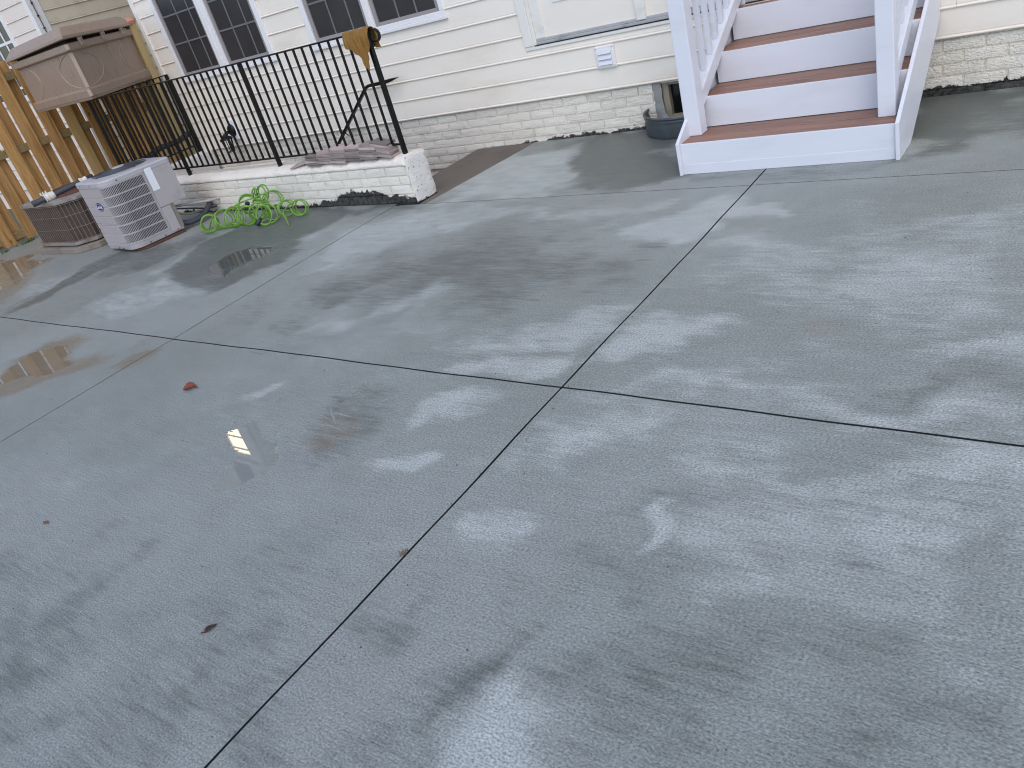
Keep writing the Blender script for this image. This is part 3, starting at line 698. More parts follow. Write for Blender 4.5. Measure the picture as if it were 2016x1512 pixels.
# openings in the siding: (x0, x1, z0, z1)
W1 = (-9.135, -7.335, 1.19, 3.30)
W2 = (-6.715, -4.905, 1.19, 3.30)
DR = (-4.155, -1.93, 0.782, 3.02)
HOLES = [W1, W2, DR]
XL, XR = -9.455, 5.0
rs_ = random.Random(31)
z = Z0; ci = 0
while z < TOP:
    cuts = [(a + 0.004, b - 0.004) for a, b, c, d in HOLES if z + PITCH > c + 0.015 and z < d - 0.015]
    segs = []; x = XL
    for a, b in sorted(cuts):
        segs.append((x, a)); x = b
    segs.append((x, XR))
    pieces = []
    for a, b in segs:                       # butt joints where one length of vinyl ends and the next begins
        if b - a > 2.6:
            c = a + (b - a) * rs_.uniform(0.25, 0.75)
            pieces += [(a, c - 0.0008), (c + 0.0008, b)]
        else: pieces.append((a, b))
    for a, b in pieces:
        o = link('siding_board', siding_mesh(b - a, PITCH, M['siding']), house)
        o.location = (a + 3, YS - 6.0 + rs_.uniform(-.0012, .0006), z)
    for (oa, ob, oc, od) in HOLES:          # cut-down course under a sill
        if z + PITCH > oc + 0.015 and z < oc - 0.02:
            o = link('siding_board', siding_mesh(ob - oa - 0.008, oc - z - 0.004, M['siding']), house)
            o.location = (oa + 0.004 + 3, YS - 6.0, z)
    z += PITCH; ci += 1
wallb = MB()
wallb.box(-9.5, 5.0, 5.998, 6.16, 0.365, TOP + 0.1).box(-9.5, -9.36, 6.16, 12.0, -0.1, TOP + 0.1).box(4.86, 5.0, 6.16, 12.0, -0.1, TOP + 0.1).box(-9.36, 4.86, 11.86, 12.0, -0.1, TOP + 0.1)
hb(wallb, 'wall', M['siding'])
cb = MB().box(-9.52, -9.45, 5.958, 6.03, 0.33, TOP + 0.08)
hb(cb, 'corner_board', M['casing'], None, 0.006)
rf = MB()
rf.prism([(-9.8, 5.6, TOP + 0.1), (-9.8, 12.4, TOP + 0.1), (-9.8, 9.0, TOP + 2.2)][::-1], (15.1, 0, 0))
hb(rf, 'roof', M['roof'])

def twin_window(par, W, sashes, mull, vx, mm=M['trim'], fr=None, hz=(1.60, 1.903, 2.206, 2.51, 2.81), zg0=1.283, zg1=3.18, ys=YS, muntin=M['muntin'], glass=M['screen']):
    """parts that sit under the window frame part"""
    x0, x1, z0, z1 = W
    f = MB()
    o = 0.022                                                     # casing stands this far off the siding
    f.box(x0, sashes[0][0] - 0.045, ys - o, ys + 0.03, z0 + 0.062, z1 - 0.09)
    f.box(sashes[-1][1] + 0.045, x1, ys - o, ys + 0.03, z0 + 0.062, z1 - 0.09)
    f.box(x0, x1, ys - o, ys + 0.03, z1 - 0.09, z1)
    f.box(x0, x1, ys - o, ys + 0.03, z0 + 0.02, z0 + 0.062)
    f.box(x0 - 0.012, x1 + 0.012, ys - o - 0.008, ys + 0.03, z0 - 0.012, z0 + 0.02)
    f.box(sashes[0][1] + 0.042, sashes[1][0] - 0.042, ys - o - 0.002, ys + 0.03, z0 + 0.062, z1 - 0.09)
    w = f.build('window', mm, par, 0.005)
    st = MB().box((sashes[0][1] + sashes[1][0]) / 2 - 0.012, (sashes[0][1] + sashes[1][0]) / 2 + 0.012, ys - o - 0.010, ys - o - 0.002, z0 + 0.07, z1 - 0.1)
    st.build('mullion', mm, w, 0.003)
    for (a, b) in sashes:
        s = MB()
        q = 0.044
        s.box(a - q, a, ys - 0.004, ys + 0.03, zg0 - 0.030, zg1 + q)
        s.box(b, b + q, ys - 0.004, ys + 0.03, zg0 - 0.030, zg1 + q)
        s.box(a, b, ys - 0.004, ys + 0.03, zg0 - 0.030, zg0)
        s.box(a, b, ys - 0.004, ys + 0.03, zg1, zg1 + q)
        s.build('sash', M['sash'], w, 0.003)
        MB().box(a, b, ys + 0.012, ys + 0.02, zg0, zg1).build('glass_pane', glass, w)
    for k, v in enumerate(vx):
        MB().box(v - 0.009, v + 0.009, ys + 0.006, ys + 0.0115, zg0, zg1).build('muntin', muntin, w)
    for (a, b) in sashes:
        for h in hz:
            q = 0.022 if abs(h - 2.206) < 0.01 else 0.009
            MB().box(a, b, ys + 0.005, ys + 0.0105, h - q, h + q).build('muntin', muntin, w)
    return w
w = twin_window(house, W1, [(-9.03, -8.36), (-8.125, -7.46)], None, [-8.745, -8.50, -7.87, -7.62]); hp(w)
w = twin_window(house, W2, [(-6.605, -5.906), (-5.735, -5.005)], None, [-6.345, -6.09, -5.47, -5.24]); hp(w)

# back door: casing, threshold, two leaves with a lite each
d = MB()
x0, x1, z0, z1 = DR
d.box(x0, x0 + 0.09, YS - 0.022, YS + 0.03, z0 + 0.028, z1 - 0.09).box(x1 - 0.09, x1, YS - 0.022, YS + 0.03, z0 + 0.028, z1 - 0.09)
d.box(x0, x1, YS - 0.022, YS + 0.03, z1 - 0.09, z1)
d.box(x0, x1, YS - 0.016, YS + 0.03, z0 - 0.004, z0 + 0.028)
d.box(x0 + 0.09, x0 + 0.12, YS - 0.012, YS + 0.03, z0 + 0.028, z1 - 0.09).box(x1 - 0.12, x1 - 0.09, YS - 0.012, YS + 0.03, z0 + 0.028, z1 - 0.09)
door = hb(d, 'door', M['casing'], None, 0.005)
for ja, jb in ((x0 + 0.12, x0 + 0.21), (x1 - 0.21, x1 - 0.12)):
    MB().box(ja, jb, YS + 0.004, YS + 0.04, z0 + 0.075, z1 - 0.09).build('jamb', M['casing'], door, 0.004)
MB().box(x0 + 0.12, x1 - 0.12, YS - 0.012, YS + 0.04, z0 + 0.030, z0 + 0.052).box(x0 + 0.12, x1 - 0.12, YS - 0.002, YS + 0.04, z0 + 0.052, z0 + 0.075).build('threshold', M['sill_grey'], door, 0.004)
MB().box(x0 + 0.1, x1 - 0.1, YS - 0.0185, YS - 0.010, z0 + 0.0235, z0 + 0.0315).build('sill_gap', M['deck_dark'], door)
xm = (x0 + x1) / 2
for a, b in ((x0 + 0.212, xm - 0.04), (xm + 0.04, x1 - 0.212)):
    p = MB(); la, lb = a + 0.135, b - 0.13; lz0, lz1 = 1.10, 2.75
    yb = YS + 0.028
    p.box(a, la, yb - 0.006, yb + 0.035, z0 + 0.078, z1 - 0.092).box(lb, b, yb - 0.006, yb + 0.035, z0 + 0.078, z1 - 0.092)
    p.box(la, lb, yb - 0.006, yb + 0.035, z0 + 0.078, lz0).box(la, lb, yb - 0.006, yb + 0.035, lz1, z1 - 0.092)
    p.build('door_leaf', M['door'], door, 0.004)
    q = MB()
    e = 0.045
    q.box(la, la + e, yb - 0.020, yb + 0.02, lz0, lz1).box(lb - e, lb, yb - 0.020, yb + 0.02, lz0, lz1)
    q.box(la + e, lb - e, yb - 0.020, yb + 0.02, lz0, lz0 + e).box(la + e, lb - e, yb - 0.020, yb + 0.02, lz1 - e, lz1)
    q.build('lite_frame', M['trim'], door, 0.006)
    MB().box(la + e, lb - e, yb + 0.002, yb + 0.012, lz0 + e, lz1 - e).build('glass_pane', M['screen'], door)
    nb = 9
    for k in range(nb):
        zz = lz0 + e + 0.018 + k * 0.028
        MB().obox(((la + lb) / 2, yb - 0.002, zz), ((lb - la) / 2 - e, 0, 0), (0, 0.003, 0.004), (0, -0.0006, 0.0009)).build('blind_slat', M['muntin_white'], door)
MB().box(xm - 0.04, xm + 0.04, YS - 0.012, YS + 0.03, z0 + 0.06, z1 - 0.09).build('astragal', M['casing'], door, 0.004)

# foundation: painted block-like bricks standing proud of the mortar
YB = 6.0
fw = MB()
def fbox(a, b, c, e): fw.box(a, b, YB + 0.006, YB + 0.30, c, e)
WX0, WX1, WZ0, WZ1 = -3.005, -2.20, 0.065, 0.345
fbox(-9.5, WX0, -2.0, 0.366); fbox(WX1, 5.0, -0.3, 0.366); fbox(WX0, WX1, -0.3, WZ0); fbox(WX0, WX1, WZ1, 0.366)
found = hb(fw, 'foundation', M['house_brick'])
def brick_variants(L, H, D, mat, n=6, seed=3):
    out = []
    r = random.Random(seed)
    for k in range(n):
        b = MB(); nx, nz = 5, 3
        vs = []
        for j in range(nz + 1):
            for i in range(nx + 1):
                e = (i in (0, nx)) or (j in (0, nz))
                x = L * i / nx; zz = H * j / nz
                if not e: x += r.uniform(-.2, .2) * L / nx; zz += r.uniform(-.2, .2) * H / nz
                vs.append((x, -(0.0055 if e else r.uniform(0.0055, 0.0085)), zz))
        fs = [(j * (nx + 1) + i, j * (nx + 1) + i + 1, (j + 1) * (nx + 1) + i + 1, (j + 1) * (nx + 1) + i) for j in range(nz) for i in range(nx)]
        # skirt back to the wall
        rim = [i for i in range(nx + 1)] + [(nx + 1) * j + nx for j in range(1, nz + 1)] + [(nx + 1) * nz + i for i in range(nx - 1, -1, -1)] + [(nx + 1) * j for j in range(nz - 1, 0, -1)]
        c = Vector((L / 2, 0, H / 2)); m0 = len(vs)
        for q in rim:
            p = Vector(vs[q]); dlt = p - c
            vs.append((c.x + dlt.x * (1 + 0.003 / L * 2), 0.008, c.z + dlt.z * (1 + 0.003 / H * 2)))
        k2 = len(rim)
        fs += [(rim[(q + 1) % k2], rim[q], m0 + q, m0 + (q + 1) % k2) for q in range(k2)]
        b.add(vs, fs, False)
        out.append(b.mesh('brick', mat))
    return out
HB = brick_variants(0.231, 0.064, 0.01, M['house_brick'])
HBh = brick_variants(0.108, 0.064, 0.01, M['house_brick'], 2, 8)
rb = random.Random(11)
def lay(par, x0, x1, zlo, row, yfun=None):
    off = 0.1225 if row % 2 else 0.0
    k = math.floor((x0 - off) / 0.245)
    while True:
        a = k * 0.245 + off + 0.007; b = a + 0.231; k += 1
        if a >= x1: break
        aa, bb = max(a, x0), min(b, x1)
        if bb - aa < 0.03: continue
        o = link('brick', rb.choice(HB), par)
        s = (bb - aa) / 0.231
        o.location = (aa, YB, zlo)
        o.scale = (s, 1, 1)
TOPR = 0.354
for row in range(0, 6):
    zl = TOPR - 0.0775 * (row + 1) + 0.0065
    if zl > WZ0 - 0.06 and zl < 0.36:
        lay(found, -8.60 if row >= 4 else -9.3, WX0 - 0.055, zl, row)
    else:
        lay(found, -7.3, WX0 - 0.055 if zl > -0.06 else -4.9, zl, row)
    if zl > -0.06: lay(found, -1.45, 1.6, zl, row)
for row in range(6, 9):
    lay(found, -6.4, -4.9, TOPR - 0.0775 * (row + 1) + 0.0065, row)
# low basement window with wooden frame and cement patch
bw = MB()
bw.box(WX0 + 0.02, WX0 + 0.075, YB + 0.015, YB + 0.1, WZ0, WZ1).box(WX1 - 0.055, WX1, YB + 0.015, YB + 0.1, WZ0, WZ1)
bw.box(WX0 + 0.075, WX1 - 0.055, YB + 0.02, YB + 0.1, WZ1 - 0.022, WZ1).box(WX0 + 0.075, WX1 - 0.055, YB + 0.02, YB + 0.1, WZ0, WZ0 + 0.02)
bwo = hb(bw, 'basement_window', M['old_wood'], None, 0.003)
MB().box(WX0 + 0.075, WX1 - 0.055, YB + 0.06, YB + 0.07, WZ0 + 0.02, WZ1 - 0.022).build('glass_pane', M['dark_glass'], bwo)
pt = MB()
pts = []
n = 12
for j in range(n + 1):
    z_ = -0.0 + (0.355) * j / n
    wl = WX0 - 0.052 + 0.006 * math.sin(j * 2.1); wr = WX0 + 0.022 + 0.004 * math.sin(j * 1.3 + 1) + (0.10 * (1 - j / 4.5) ** 1.3 if j < 4.5 else 0)
    pts.append((wl, wr, z_))
vs = []
for k, (a, b, z_) in enumerate(pts):
    vs += [(a, YB - 0.001, z_), ((a * 2 + b) / 3, YB - 0.012 - 0.004 * math.sin(k * 1.7), z_), ((a + b * 2) / 3, YB - 0.011 - 0.004 * math.cos(k * 2.3) - (0.03 if k < 3 else 0), z_), (b, YB - 0.002, z_)]
fs = [(4 * k + i, 4 * k + i + 1, 4 * k + 5 + i, 4 * k + 4 + i) for k in range(n) for i in range(3)]
pt.add(vs, fs, True)
hb(pt, 'cement_patch', M['mortar_patch'])
# basement door below the window, mostly hidden behind the areaway wall
bd = MB().box(-9.13, -7.88, YB - 0.045, YB + 0.004, 0.045, 0.112).box(-9.13, -9.04, YB - 0.04, YB + 0.004, -1.9, 0.045).box(-7.97, -7.88, YB - 0.04, YB + 0.004, -1.9, 0.045)
bdo = hb(bd, 'basement_door', M['casing'], None, 0.005)
MB().box(-9.04, -7.97, YB - 0.012, YB + 0.004, -1.9, 0.045).build('door_leaf', M['door'], bdo)

# lamp and vent on the siding
lamp = thing('wall_lamp', 'small black lantern on white block fixed to the siding behind the railing', 'wall lamp', (-8.575, YS - 0.01, 0.56))
lamp.scale = (1.2, 1.25, 1.2)
MB().box(-0.062, 0.062, -0.022, 0.012, -0.10, 0.10).build('mounting_block', M['trim'], lamp, 0.008)
bp = MB(); 
ring = lambda r, y: [(r * math.cos(a * math.pi / 8), y, r * 1.15 * math.sin(a * math.pi / 8) + 0.0) for a in range(15, -1, -1)]
bp.loft([ring(0.054, -0.022), ring(0.054, -0.03), ring(0.042, -0.048), ring(0.018, -0.055)], smooth=False)
bp.build('back_plate', M['black_metal'], lamp)
MB().tube([(0, -0.05, 0.0), (0, -0.085, -0.004), (0, -0.115, -0.016), (0, -0.125, -0.03)], 0.016, 8).build('arm', M['black_metal'], lamp)
hood = MB()
rg_ = lambda r, z_: [(r * math.cos(a * math.pi / 8), -0.125 + r * math.sin(a * math.pi / 8), z_) for a in range(16)]
hood.loft([rg_(0.012, -0.005), rg_(0.034, -0.03), rg_(0.060, -0.048), rg_(0.066, -0.062), rg_(0.055, -0.062)])
hood.build('hood', M['black_metal'], lamp)
for k in range(6):
    a = k * math.pi / 3 + 0.3
    MB().tube([(0.054 * math.cos(a), -0.125 + 0.054 * math.sin(a), -0.06), (0.037 * math.cos(a), -0.125 + 0.037 * math.sin(a), -0.18)], 0.0045, 5).build('cage_bar', M['black_metal'], lamp)
MB().tube([(0.037 * math.cos(a * math.pi / 8), -0.125 + 0.037 * math.sin(a * math.pi / 8), -0.18) for a in range(16)], 0.004, 5, True).build('cage_ring', M['black_metal'], lamp)

vent = thing('dryer_vent', 'white three flap vent cover on siding below the back door', 'vent cover', (-3.402, YS - 0.012, 0.625))
MB().box(-0.088, 0.088, -0.018, 0.012, -0.088, 0.088).build('frame', M['trim'], vent, 0.008)
for k in range(3):
    z_ = 0.042 - 0.042 * k
    MB().prism([(-0.060, -0.018, z_ + 0.02), (-0.060, -0.021, z_ + 0.02), (-0.060, -0.036, z_ - 0.016), (-0.060, -0.018, z_ - 0.019)], (0.120, 0, 0)).build('flap', M['stair_white'], vent, 0.003)
for sx, sz in ((-1, 1), (1, 1), (-1, -1), (1, -1)):
    MB().tube([(0.075 * sx, -0.017, 0.072 * sz), (0.075 * sx, -0.0205, 0.072 * sz)], 0.0045, 8).build('screw', M['sill_grey'], vent)

# window well
well = thing('window_well', 'dark galvanised metal window well curving out from the foundation beside the steps', 'window well', (-2.72, 5.99, 0))
wm = MB()
def arc(a, b, z_, n=24): return [(a * math.cos(math.pi + math.pi * k / n), b * math.sin(math.pi + math.pi * k / n), z_) for k in range(n + 1)]
prof = [(0.0, 0.001), (-0.009, 0.018), (0.006, 0.040), (-0.007, 0.062), (0.006, 0.084), (-0.006, 0.106), (0.003, 0.126), (0.0, 0.152)]
rows_ = [arc(0.405 + o, 0.375 + o, z_) for o, z_ in prof]
vs = [p for r_ in rows_ for p in r_]
nn = 25
fs = [(j * nn + i, j * nn + i + 1, (j + 1) * nn + i + 1, (j + 1) * nn + i) for j in range(len(prof) - 1) for i in range(nn - 1)]
wm.add(vs, fs, True)
wo = wm.build('shell', M['galv'], well)
sm_ = wo.modifiers.new('solid', 'SOLIDIFY'); sm_.thickness = 0.003
MB().tube(arc(0.405, 0.375, 0.155), 0.011, 8).build('rim', M['galv'], well)

# ------------------------------------------------------------------ neighbour house beyond the fence
nb = thing('neighbour_house', 'neighbouring peach siding house beyond the alley and fence', 'house', (-16, 6.08, 0))
def np_(o): o.matrix_parent_inverse = Matrix.Translation((16, -6.08, 0)); return o
YN = 6.08
z = 0.21 + 0.0; NW = (-14.55, -12.80, 1.45, 3.5); NW2 = (-13.20, -12.36, 5.26, 6.7); NW_GLOW = (-12.78, -12.12, 4.25, 5.17)  # last opening is made up to hold the glowing pane
zz = 2.275 - PITCH * 12
while zz < 7.4:
    xs = [(-19.0, -12.075)]
    for W in (NW, NW2, NW_GLOW):
        if zz + PITCH > W[2] + 0.02 and zz < W[3] - 0.02:
            xs = [(-19.0, W[0]), (W[1], -12.075)]
    for a, b in xs:
        o = link('siding_board', siding_mesh(b - a, PITCH, M['neighbour_siding']), nb); o.location = (a + 16, 0, zz)
    zz += PITCH
zz = 2.275 - PITCH * 12
while zz < 7.4:
    o = link('alley_siding_board', siding_mesh(5.7, PITCH, M['alley_siding']), nb)
    o.location = (-12.0 + 16, 0.16, zz); o.rotation_euler = (0, 0, R(90))
    zz += PITCH
np_(MB().box(-19.0, -12.02, 6.10, 12.0, -0.16, 7.5).build('wall', M['neighbour_siding'], nb))
np_(MB().box(-12.085, -11.988, 6.062, 6.10, -0.1, 7.4).box(-12.03, -11.986, 6.10, 6.235, -0.1, 7.4).build('corner_board', M['trim'], nb, 0.004))
np_(MB().tube([(-11.975, 6.13, 0.0), (-11.973, 6.128, 1.2), (-11.976, 6.133, 2.4), (-11.974, 6.13, 4.0), (-11.974, 6.13, 7.2)], 0.006, 6).build('cable', M['black_plastic'], nb))
for zc in (2.26, 2.42, 2.58):
    np_(MB().box(-11.99, -11.962, 6.118, 6.142, zc - 0.008, zc + 0.008).build('cable_clip', M['black_plastic'], nb))
np_(MB().prism([(-19.3, 5.7, 7.4), (-19.3, 12.4, 7.4), (-19.3, 9.0, 9.6)][::-1], (7.6, 0, 0)).build('roof', M['roof'], nb))
def single_window(par, W, hz, vx, ys, pane=M['dark_glass']):
    x0, x1, z0, z1 = W
    f = MB().box(x0, x0 + 0.09, ys - 0.03, ys + 0.02, z0, z1).box(x1 - 0.09, x1, ys - 0.03, ys + 0.02, z0, z1).box(x0 + 0.09, x1 - 0.09, ys - 0.03, ys + 0.02, z0, z0 + 0.09).box(x0 + 0.09, x1 - 0.09, ys - 0.03, ys + 0.02, z1 - 0.09, z1)
    w = np_(f.build('window', M['trim'], par, 0.005))
    MB().box(x0 + 0.09, x1 - 0.09, ys - 0.004, ys + 0.004, z0 + 0.09, z1 - 0.09).build('glass_pane', pane, w)
    for v in vx: MB().box(v - 0.018, v + 0.018, ys - 0.014, ys - 0.004, z0 + 0.09, z1 - 0.09).build('muntin', M['trim'], w)
    for h in hz: MB().box(x0 + 0.09, x1 - 0.09, ys - 0.0155, ys - 0.0045, h - 0.018, h + 0.018).build('muntin', M['trim'], w)
single_window(nb, NW, (1.65, 1.95, 2.25, 2.55, 2.85, 3.15), (-13.12, -13.42, -13.72, -14.02, -14.32), YN)
single_window(nb, NW2, (), (), YN)
single_window(nb, NW_GLOW, (4.7, 4.98), (), YN, M['added_glow_pane'])  # added window; its glow replaces sunlit siding in the puddle reflection

# ------------------------------------------------------------------ back steps
SX0, SX1 = -2.31, -1.005
steps = thing('back_steps', 'white back steps with brown composite treads and square newel posts', 'steps', (-1.65, 5.4, 0))
def sp(o): o.matrix_parent_inverse = Matrix.Translation((1.65, -5.4, 0)); return o
def sb(mb, name, mat, bevel=0.003): return sp(mb.build(name, mat, steps, bevel))
RY = [4.770, 5.122, 5.462, 5.828]
RZ = [0.0, 0.2, 0.4, 0.6, 0.8]
for i in range(4):
    x0, x1 = (SX0 + 0.004, SX1 - 0.006) if i == 0 else (SX0 + 0.03, SX1 + 0.0)
    o = sb(MB().box(x0, x1, RY[i], RY[i] + 0.018, RZ[i] + (0.0 if i == 0 else 0.003), RZ[i + 1] + 0.002), 'riser', M['stair_white'], 0.002)
    y0 = RY[i] + 0.019
    y1 = (RY[i + 1] - 0.001) if i < 3 else YS - 0.03
    half = (y1 - y0) / 2
    for k in range(2 if i < 3 else 1):
        a = y0 + k * half; b = (a + half - 0.005) if i < 3 else y1
        if k == 1: b = y1
        # board with the two shallow grooves of a grooved deck plank
        n = 5; w = (b - a)
        t = MB()
        prof = [(a, RZ[i + 1] - 0.028), (b, RZ[i + 1] - 0.028), (b, RZ[i + 1] - 0.002), (b - 0.003, RZ[i + 1])]
        prof += [(a + 0.003, RZ[i + 1]), (a, RZ[i + 1] - 0.002)]
        t.prism([(x0 + 0.001, y, z_) for y, z_ in prof], (x1 - x0 - 0.002, 0, 0))
        sb(t, 'tread_board', M['tread'], 0)
# seam strip at the foot of the first riser
sb(MB().box(SX0 + 0.03, SX1 - 0.01, RY[0] - 0.0025, RY[0] - 0.0002, 0.002, 0.066), 'kick_strip', M['stair_white'], 0.001)
SL = 0.545
def skirt(x0, x1, name='skirt_board'):
    poly = [(4.748, 0.0), (5.045, 0.0), (5.962, 0.5), (5.962, 0.212 + SL * (5.962 - 4.748)), (4.748, 0.212)]
    return sb(MB().prism([(x0, y, z_) for y, z_ in poly], (x1 - x0, 0, 0)), name, M['stair_white'], 0.003)
skirt(SX1 - 0.004, SX1 + 0.018)
skirt(SX0 - 0.018, SX0 + 0.004)
# inner stringers carry the treads out of sight
for xx in (SX0 + 0.10, SX1 - 0.14):
    poly = [(4.795, 0.0), (5.05, 0.0), (5.95, 0.5), (5.95, 0.765), (5.835, 0.765), (5.835, 0.57), (5.47, 0.57), (5.47, 0.37), (5.13, 0.37), (5.13, 0.165), (4.795, 0.165)]
    sb(MB().prism([(xx, y, z_) for y, z_ in poly], (0.04, 0, 0)), 'stringer', M['old_wood'], 0)
def newel(x0, x1, y0, y1, zb, zt):
    m = MB().box(x0, x1, y0, y1, zb + 0.001, zt)
    n = sb(m, 'newel_post', M['stair_white'], 0.006)
    MB().box(x0 - 0.012, x1 + 0.012, y0 - 0.012, y1 + 0.012, zt, zt + 0.02).loft([[(x0, y0, zt + 0.02), (x1, y0, zt + 0.02), (x1, y1, zt + 0.02), (x0, y1, zt + 0.02)], [((x0 + x1) / 2 - .01, (y0 + y1) / 2 - .01, zt + 0.06), ((x0 + x1) / 2 + .01, (y0 + y1) / 2 - .01, zt + 0.06), ((x0 + x1) / 2 + .01, (y0 + y1) / 2 + .01, zt + 0.06), ((x0 + x1) / 2 - .01, (y0 + y1) / 2 + .01, zt + 0.06)]]).build('cap', M['stair_white'], n)
    return n
newel(-2.330, -2.222, 4.938, 5.045, 0.2, 1.26)
newel(-1.136, -1.040, 4.925, 5.03, 0.2, 1.26)
def srail(xc, y0, y1, z0, name, w=0.06, h=0.055, ctop=False):
    z1 = z0 + RS * (y1 - y0)
    poly = [(y0, z0), (y1, z1), (y1, z1 + h), (y0, z0 + h)]
    return sb(MB().prism([(xc - w / 2, y, z_) for y, z_ in poly], (w, 0, 0)), name, M['stair_white'], 0.005)
RS = 0.56
for xc, ya in ((-2.272, 5.045), (-1.088, 5.03)):
    zb = 0.345
    srail(xc, ya + 0.001, 5.955, zb, 'bottom_rail', 0.078, 0.105)
    srail(xc, ya + 0.001, 5.955, zb + 0.74, 'hand_rail', 0.075, 0.07)
    k = 0
    y = ya + 0.19
    while y < 5.93:
        zl = zb + 0.105 + RS * (y - ya) - 0.008; zh = zb + 0.74 + RS * (y - ya) + 0.02
        sb(MB().box(xc - 0.017, xc + 0.017, y - 0.017, y + 0.017, zl, zh), 'baluster', M['stair_white'], 0.002)
        y += 0.128
    # half post against the house
    sb(MB().box(xc - 0.05, xc + 0.05, 5.957, 5.978, 0.805, 1.75), 'wall_post', M['stair_white'], 0.004)

# ------------------------------------------------------------------ basement steps and areaway
bst = thing('basement_steps', 'stained old concrete landing and steps going down beside the house', 'steps', (-4.7, 5.4, 0))
def bp_(o): o.matrix_parent_inverse = Matrix.Translation((4.7, -5.4, 0)); return o
lnd = MB()
lnd.prism([(-4.535, 4.540, -0.2), (-4.458, 4.540, -0.2), (-4.302, 5.992, -0.2), (-4.98, 5.992, -0.2), (-4.98, 4.795, -0.2), (-4.535, 4.795, -0.2)], (0, 0, 0.199))
bp_(lnd.build('landing', M['concrete_old'], bst, 0.006))
for k in range(9):
    x = -4.985 - 0.27 * k
    bp_(MB().box(x - 0.27, x - 0.001, 4.80, 5.992, -0.2 * (k + 1) - 0.2, -0.2 * (k + 1)).build('step', M['concrete_old'], bst, 0.006))
bp_(MB().box(-9.35, -7.42, 4.80, 5.992, -2.0, -1.9).build('areaway_floor', M['concrete_old'], bst))

WA = Vector((-4.545, 4.548, 0.0))              # right front corner of the garden wall
UA = math.atan2(0.042, -1.0)                   # it runs a little skew to the house
wall = thing('garden_wall', 'low painted brick wall with peeling foot round the basement stairwell', 'wall', WA, UA - math.pi)
# local: x runs from 0 (right end) to -4.9 (left end), y from 0 (front) to 0.235 (stairwell side)
WLEN = 4.86; WT = 0.235; WH = 0.315
b = MB().box(-WLEN, -0.012, 0.008, WT, -2.0, WH)
b.build('core', M['wall_brick'], wall)
WB = brick_variants(0.226, 0.0655, 0.01, M['wall_brick'], 6, 21)
for row in range(4):
    zl = WH - 0.0775 * (row + 1) + 0.006
    off = 0.12 if row % 2 else 0.02
    k = 0
    while True:
        a = -0.014 - off - 0.24 * k
        l = a - 0.226
        if k == 0 and off > 0.05:
            o = link('brick', rb.choice(WB), wall); o.scale = ((off - 0.012) / 0.226, 1, 1); o.location = (-0.012 - off + 0.008, 0, zl)
        if a < -WLEN + 0.02: break
        o = link('brick', rb.choice(WB), wall); ll = max(l, -WLEN)
        o.location = (ll, 0, zl); o.scale = ((a - ll) / 0.226, 1, 1)
        k += 1
# mortar coping, lumpy
rc = random.Random(4)
cp = MB(); rings = []
n = 120
for i in range(n + 1):
    x = -WLEN + (WLEN - 0.008) * i / n
    j = lambda s: (rc.random() - 0.5) * s
    lip = 0.040 if i % 5 else 0.030
    rings.append([(x, -0.004 + j(.006), WH - 0.003 + j(.006)), (x, -0.008 + j(.010), WH + 0.018 + j(.008)), (x, 0.012 + j(.010), WH + lip + j(.010)), (x, 0.050 + j(.012), WH + 0.060 + j(.008)), (x, 0.11, WH + 0.068 + j(.006)), (x, WT - 0.02, WH + 0.066 + j(.006)), (x, WT + 0.004, WH + 0.05), (x, WT + 0.004, WH - 0.003)])
cp.loft(rings, smooth=True)
cp.build('coping', M['coping'], wall)
# rendered end face
en = MB(); ny, nz = 10, 16
vs = []
for j in range(nz + 1):
    for i in range(ny + 1):
        e = i in (0, ny) or j == nz
        vs.append((0.006 + (rc.random() - .5) * .008 - (0.010 if e else 0), -0.006 + (WT + 0.012) * i / ny + (rc.random() - .5) * .006, (WH + 0.064) * j / nz + (0.004 if j in (0,) else (rc.random() - .5) * .008)))
en.add(vs, [(j * (ny + 1) + i, j * (ny + 1) + i + 1, (j + 1) * (ny + 1) + i + 1, (j + 1) * (ny + 1) + i) for j in range(nz) for i in range(ny)], True)
en.build('end_face', M['wall_end'], wall)
# side returning to the house at the far end of the stairwell
rt = MB().box(-WLEN, -WLEN + 0.20, WT + 0.002, 1.215, -2.0, 0.378)
rt.build('return_wall', M['wall_end'], wall, 0.012)

# ------------------------------------------------------------------ black railing on the wall
UX = Vector((-1, 0.042, 0)).normalized()
RO = Vector((-4.625, 4.660, 0))                # foot of the right-hand post
def rp(s, z_): return RO + UX * s + Vector((0, 0, z_))
rail = thing('metal_railing', 'black metal railing with thin balusters standing on the painted garden wall', 'railing', RO)
def rr(o): o.matrix_parent_inverse = Matrix.Translation(-RO); return o
NV = Vector((0.042, 1, 0)).normalized()
def bar(name, p0, p1, hw, hd, bevel=0.0015, par=None):
    p0, p1 = Vector(p0), Vector(p1); d = (p1 - p0)
    if abs(d.z) > d.length * 0.7: ax, ay = UX * hw, NV * hd
    else: ax = NV * hd; ay = Vector((0, 0, hw))
    o = MB().obox((p0 + p1) / 2, ax, ay, d / 2).build(name, M['black_metal'], par or rail, bevel)
    return rr(o) if par is None else o
ZT = 1.322; ZBt = 0.462
S_MID, S_LEFT, S_END = 1.705, 3.33, 4.80
for s, hb_ in ((0, 0.375), (S_MID, 0.37), (S_LEFT, 0.37)):
    bar('post', rp(s, hb_), rp(s, ZT - 0.006), 0.0165, 0.0165)
SE = 4.73
bar('post', rp(SE, 0.36), rp(SE, ZT - 0.006), 0.0165, 0.0165)
o = MB().obox(rp(SE / 2, ZT), UX * (SE / 2 + 0.02), NV * 0.019, Vector((0, 0, 0.0065))).build('top_rail', M['black_metal'], rail, 0.003); rr(o)
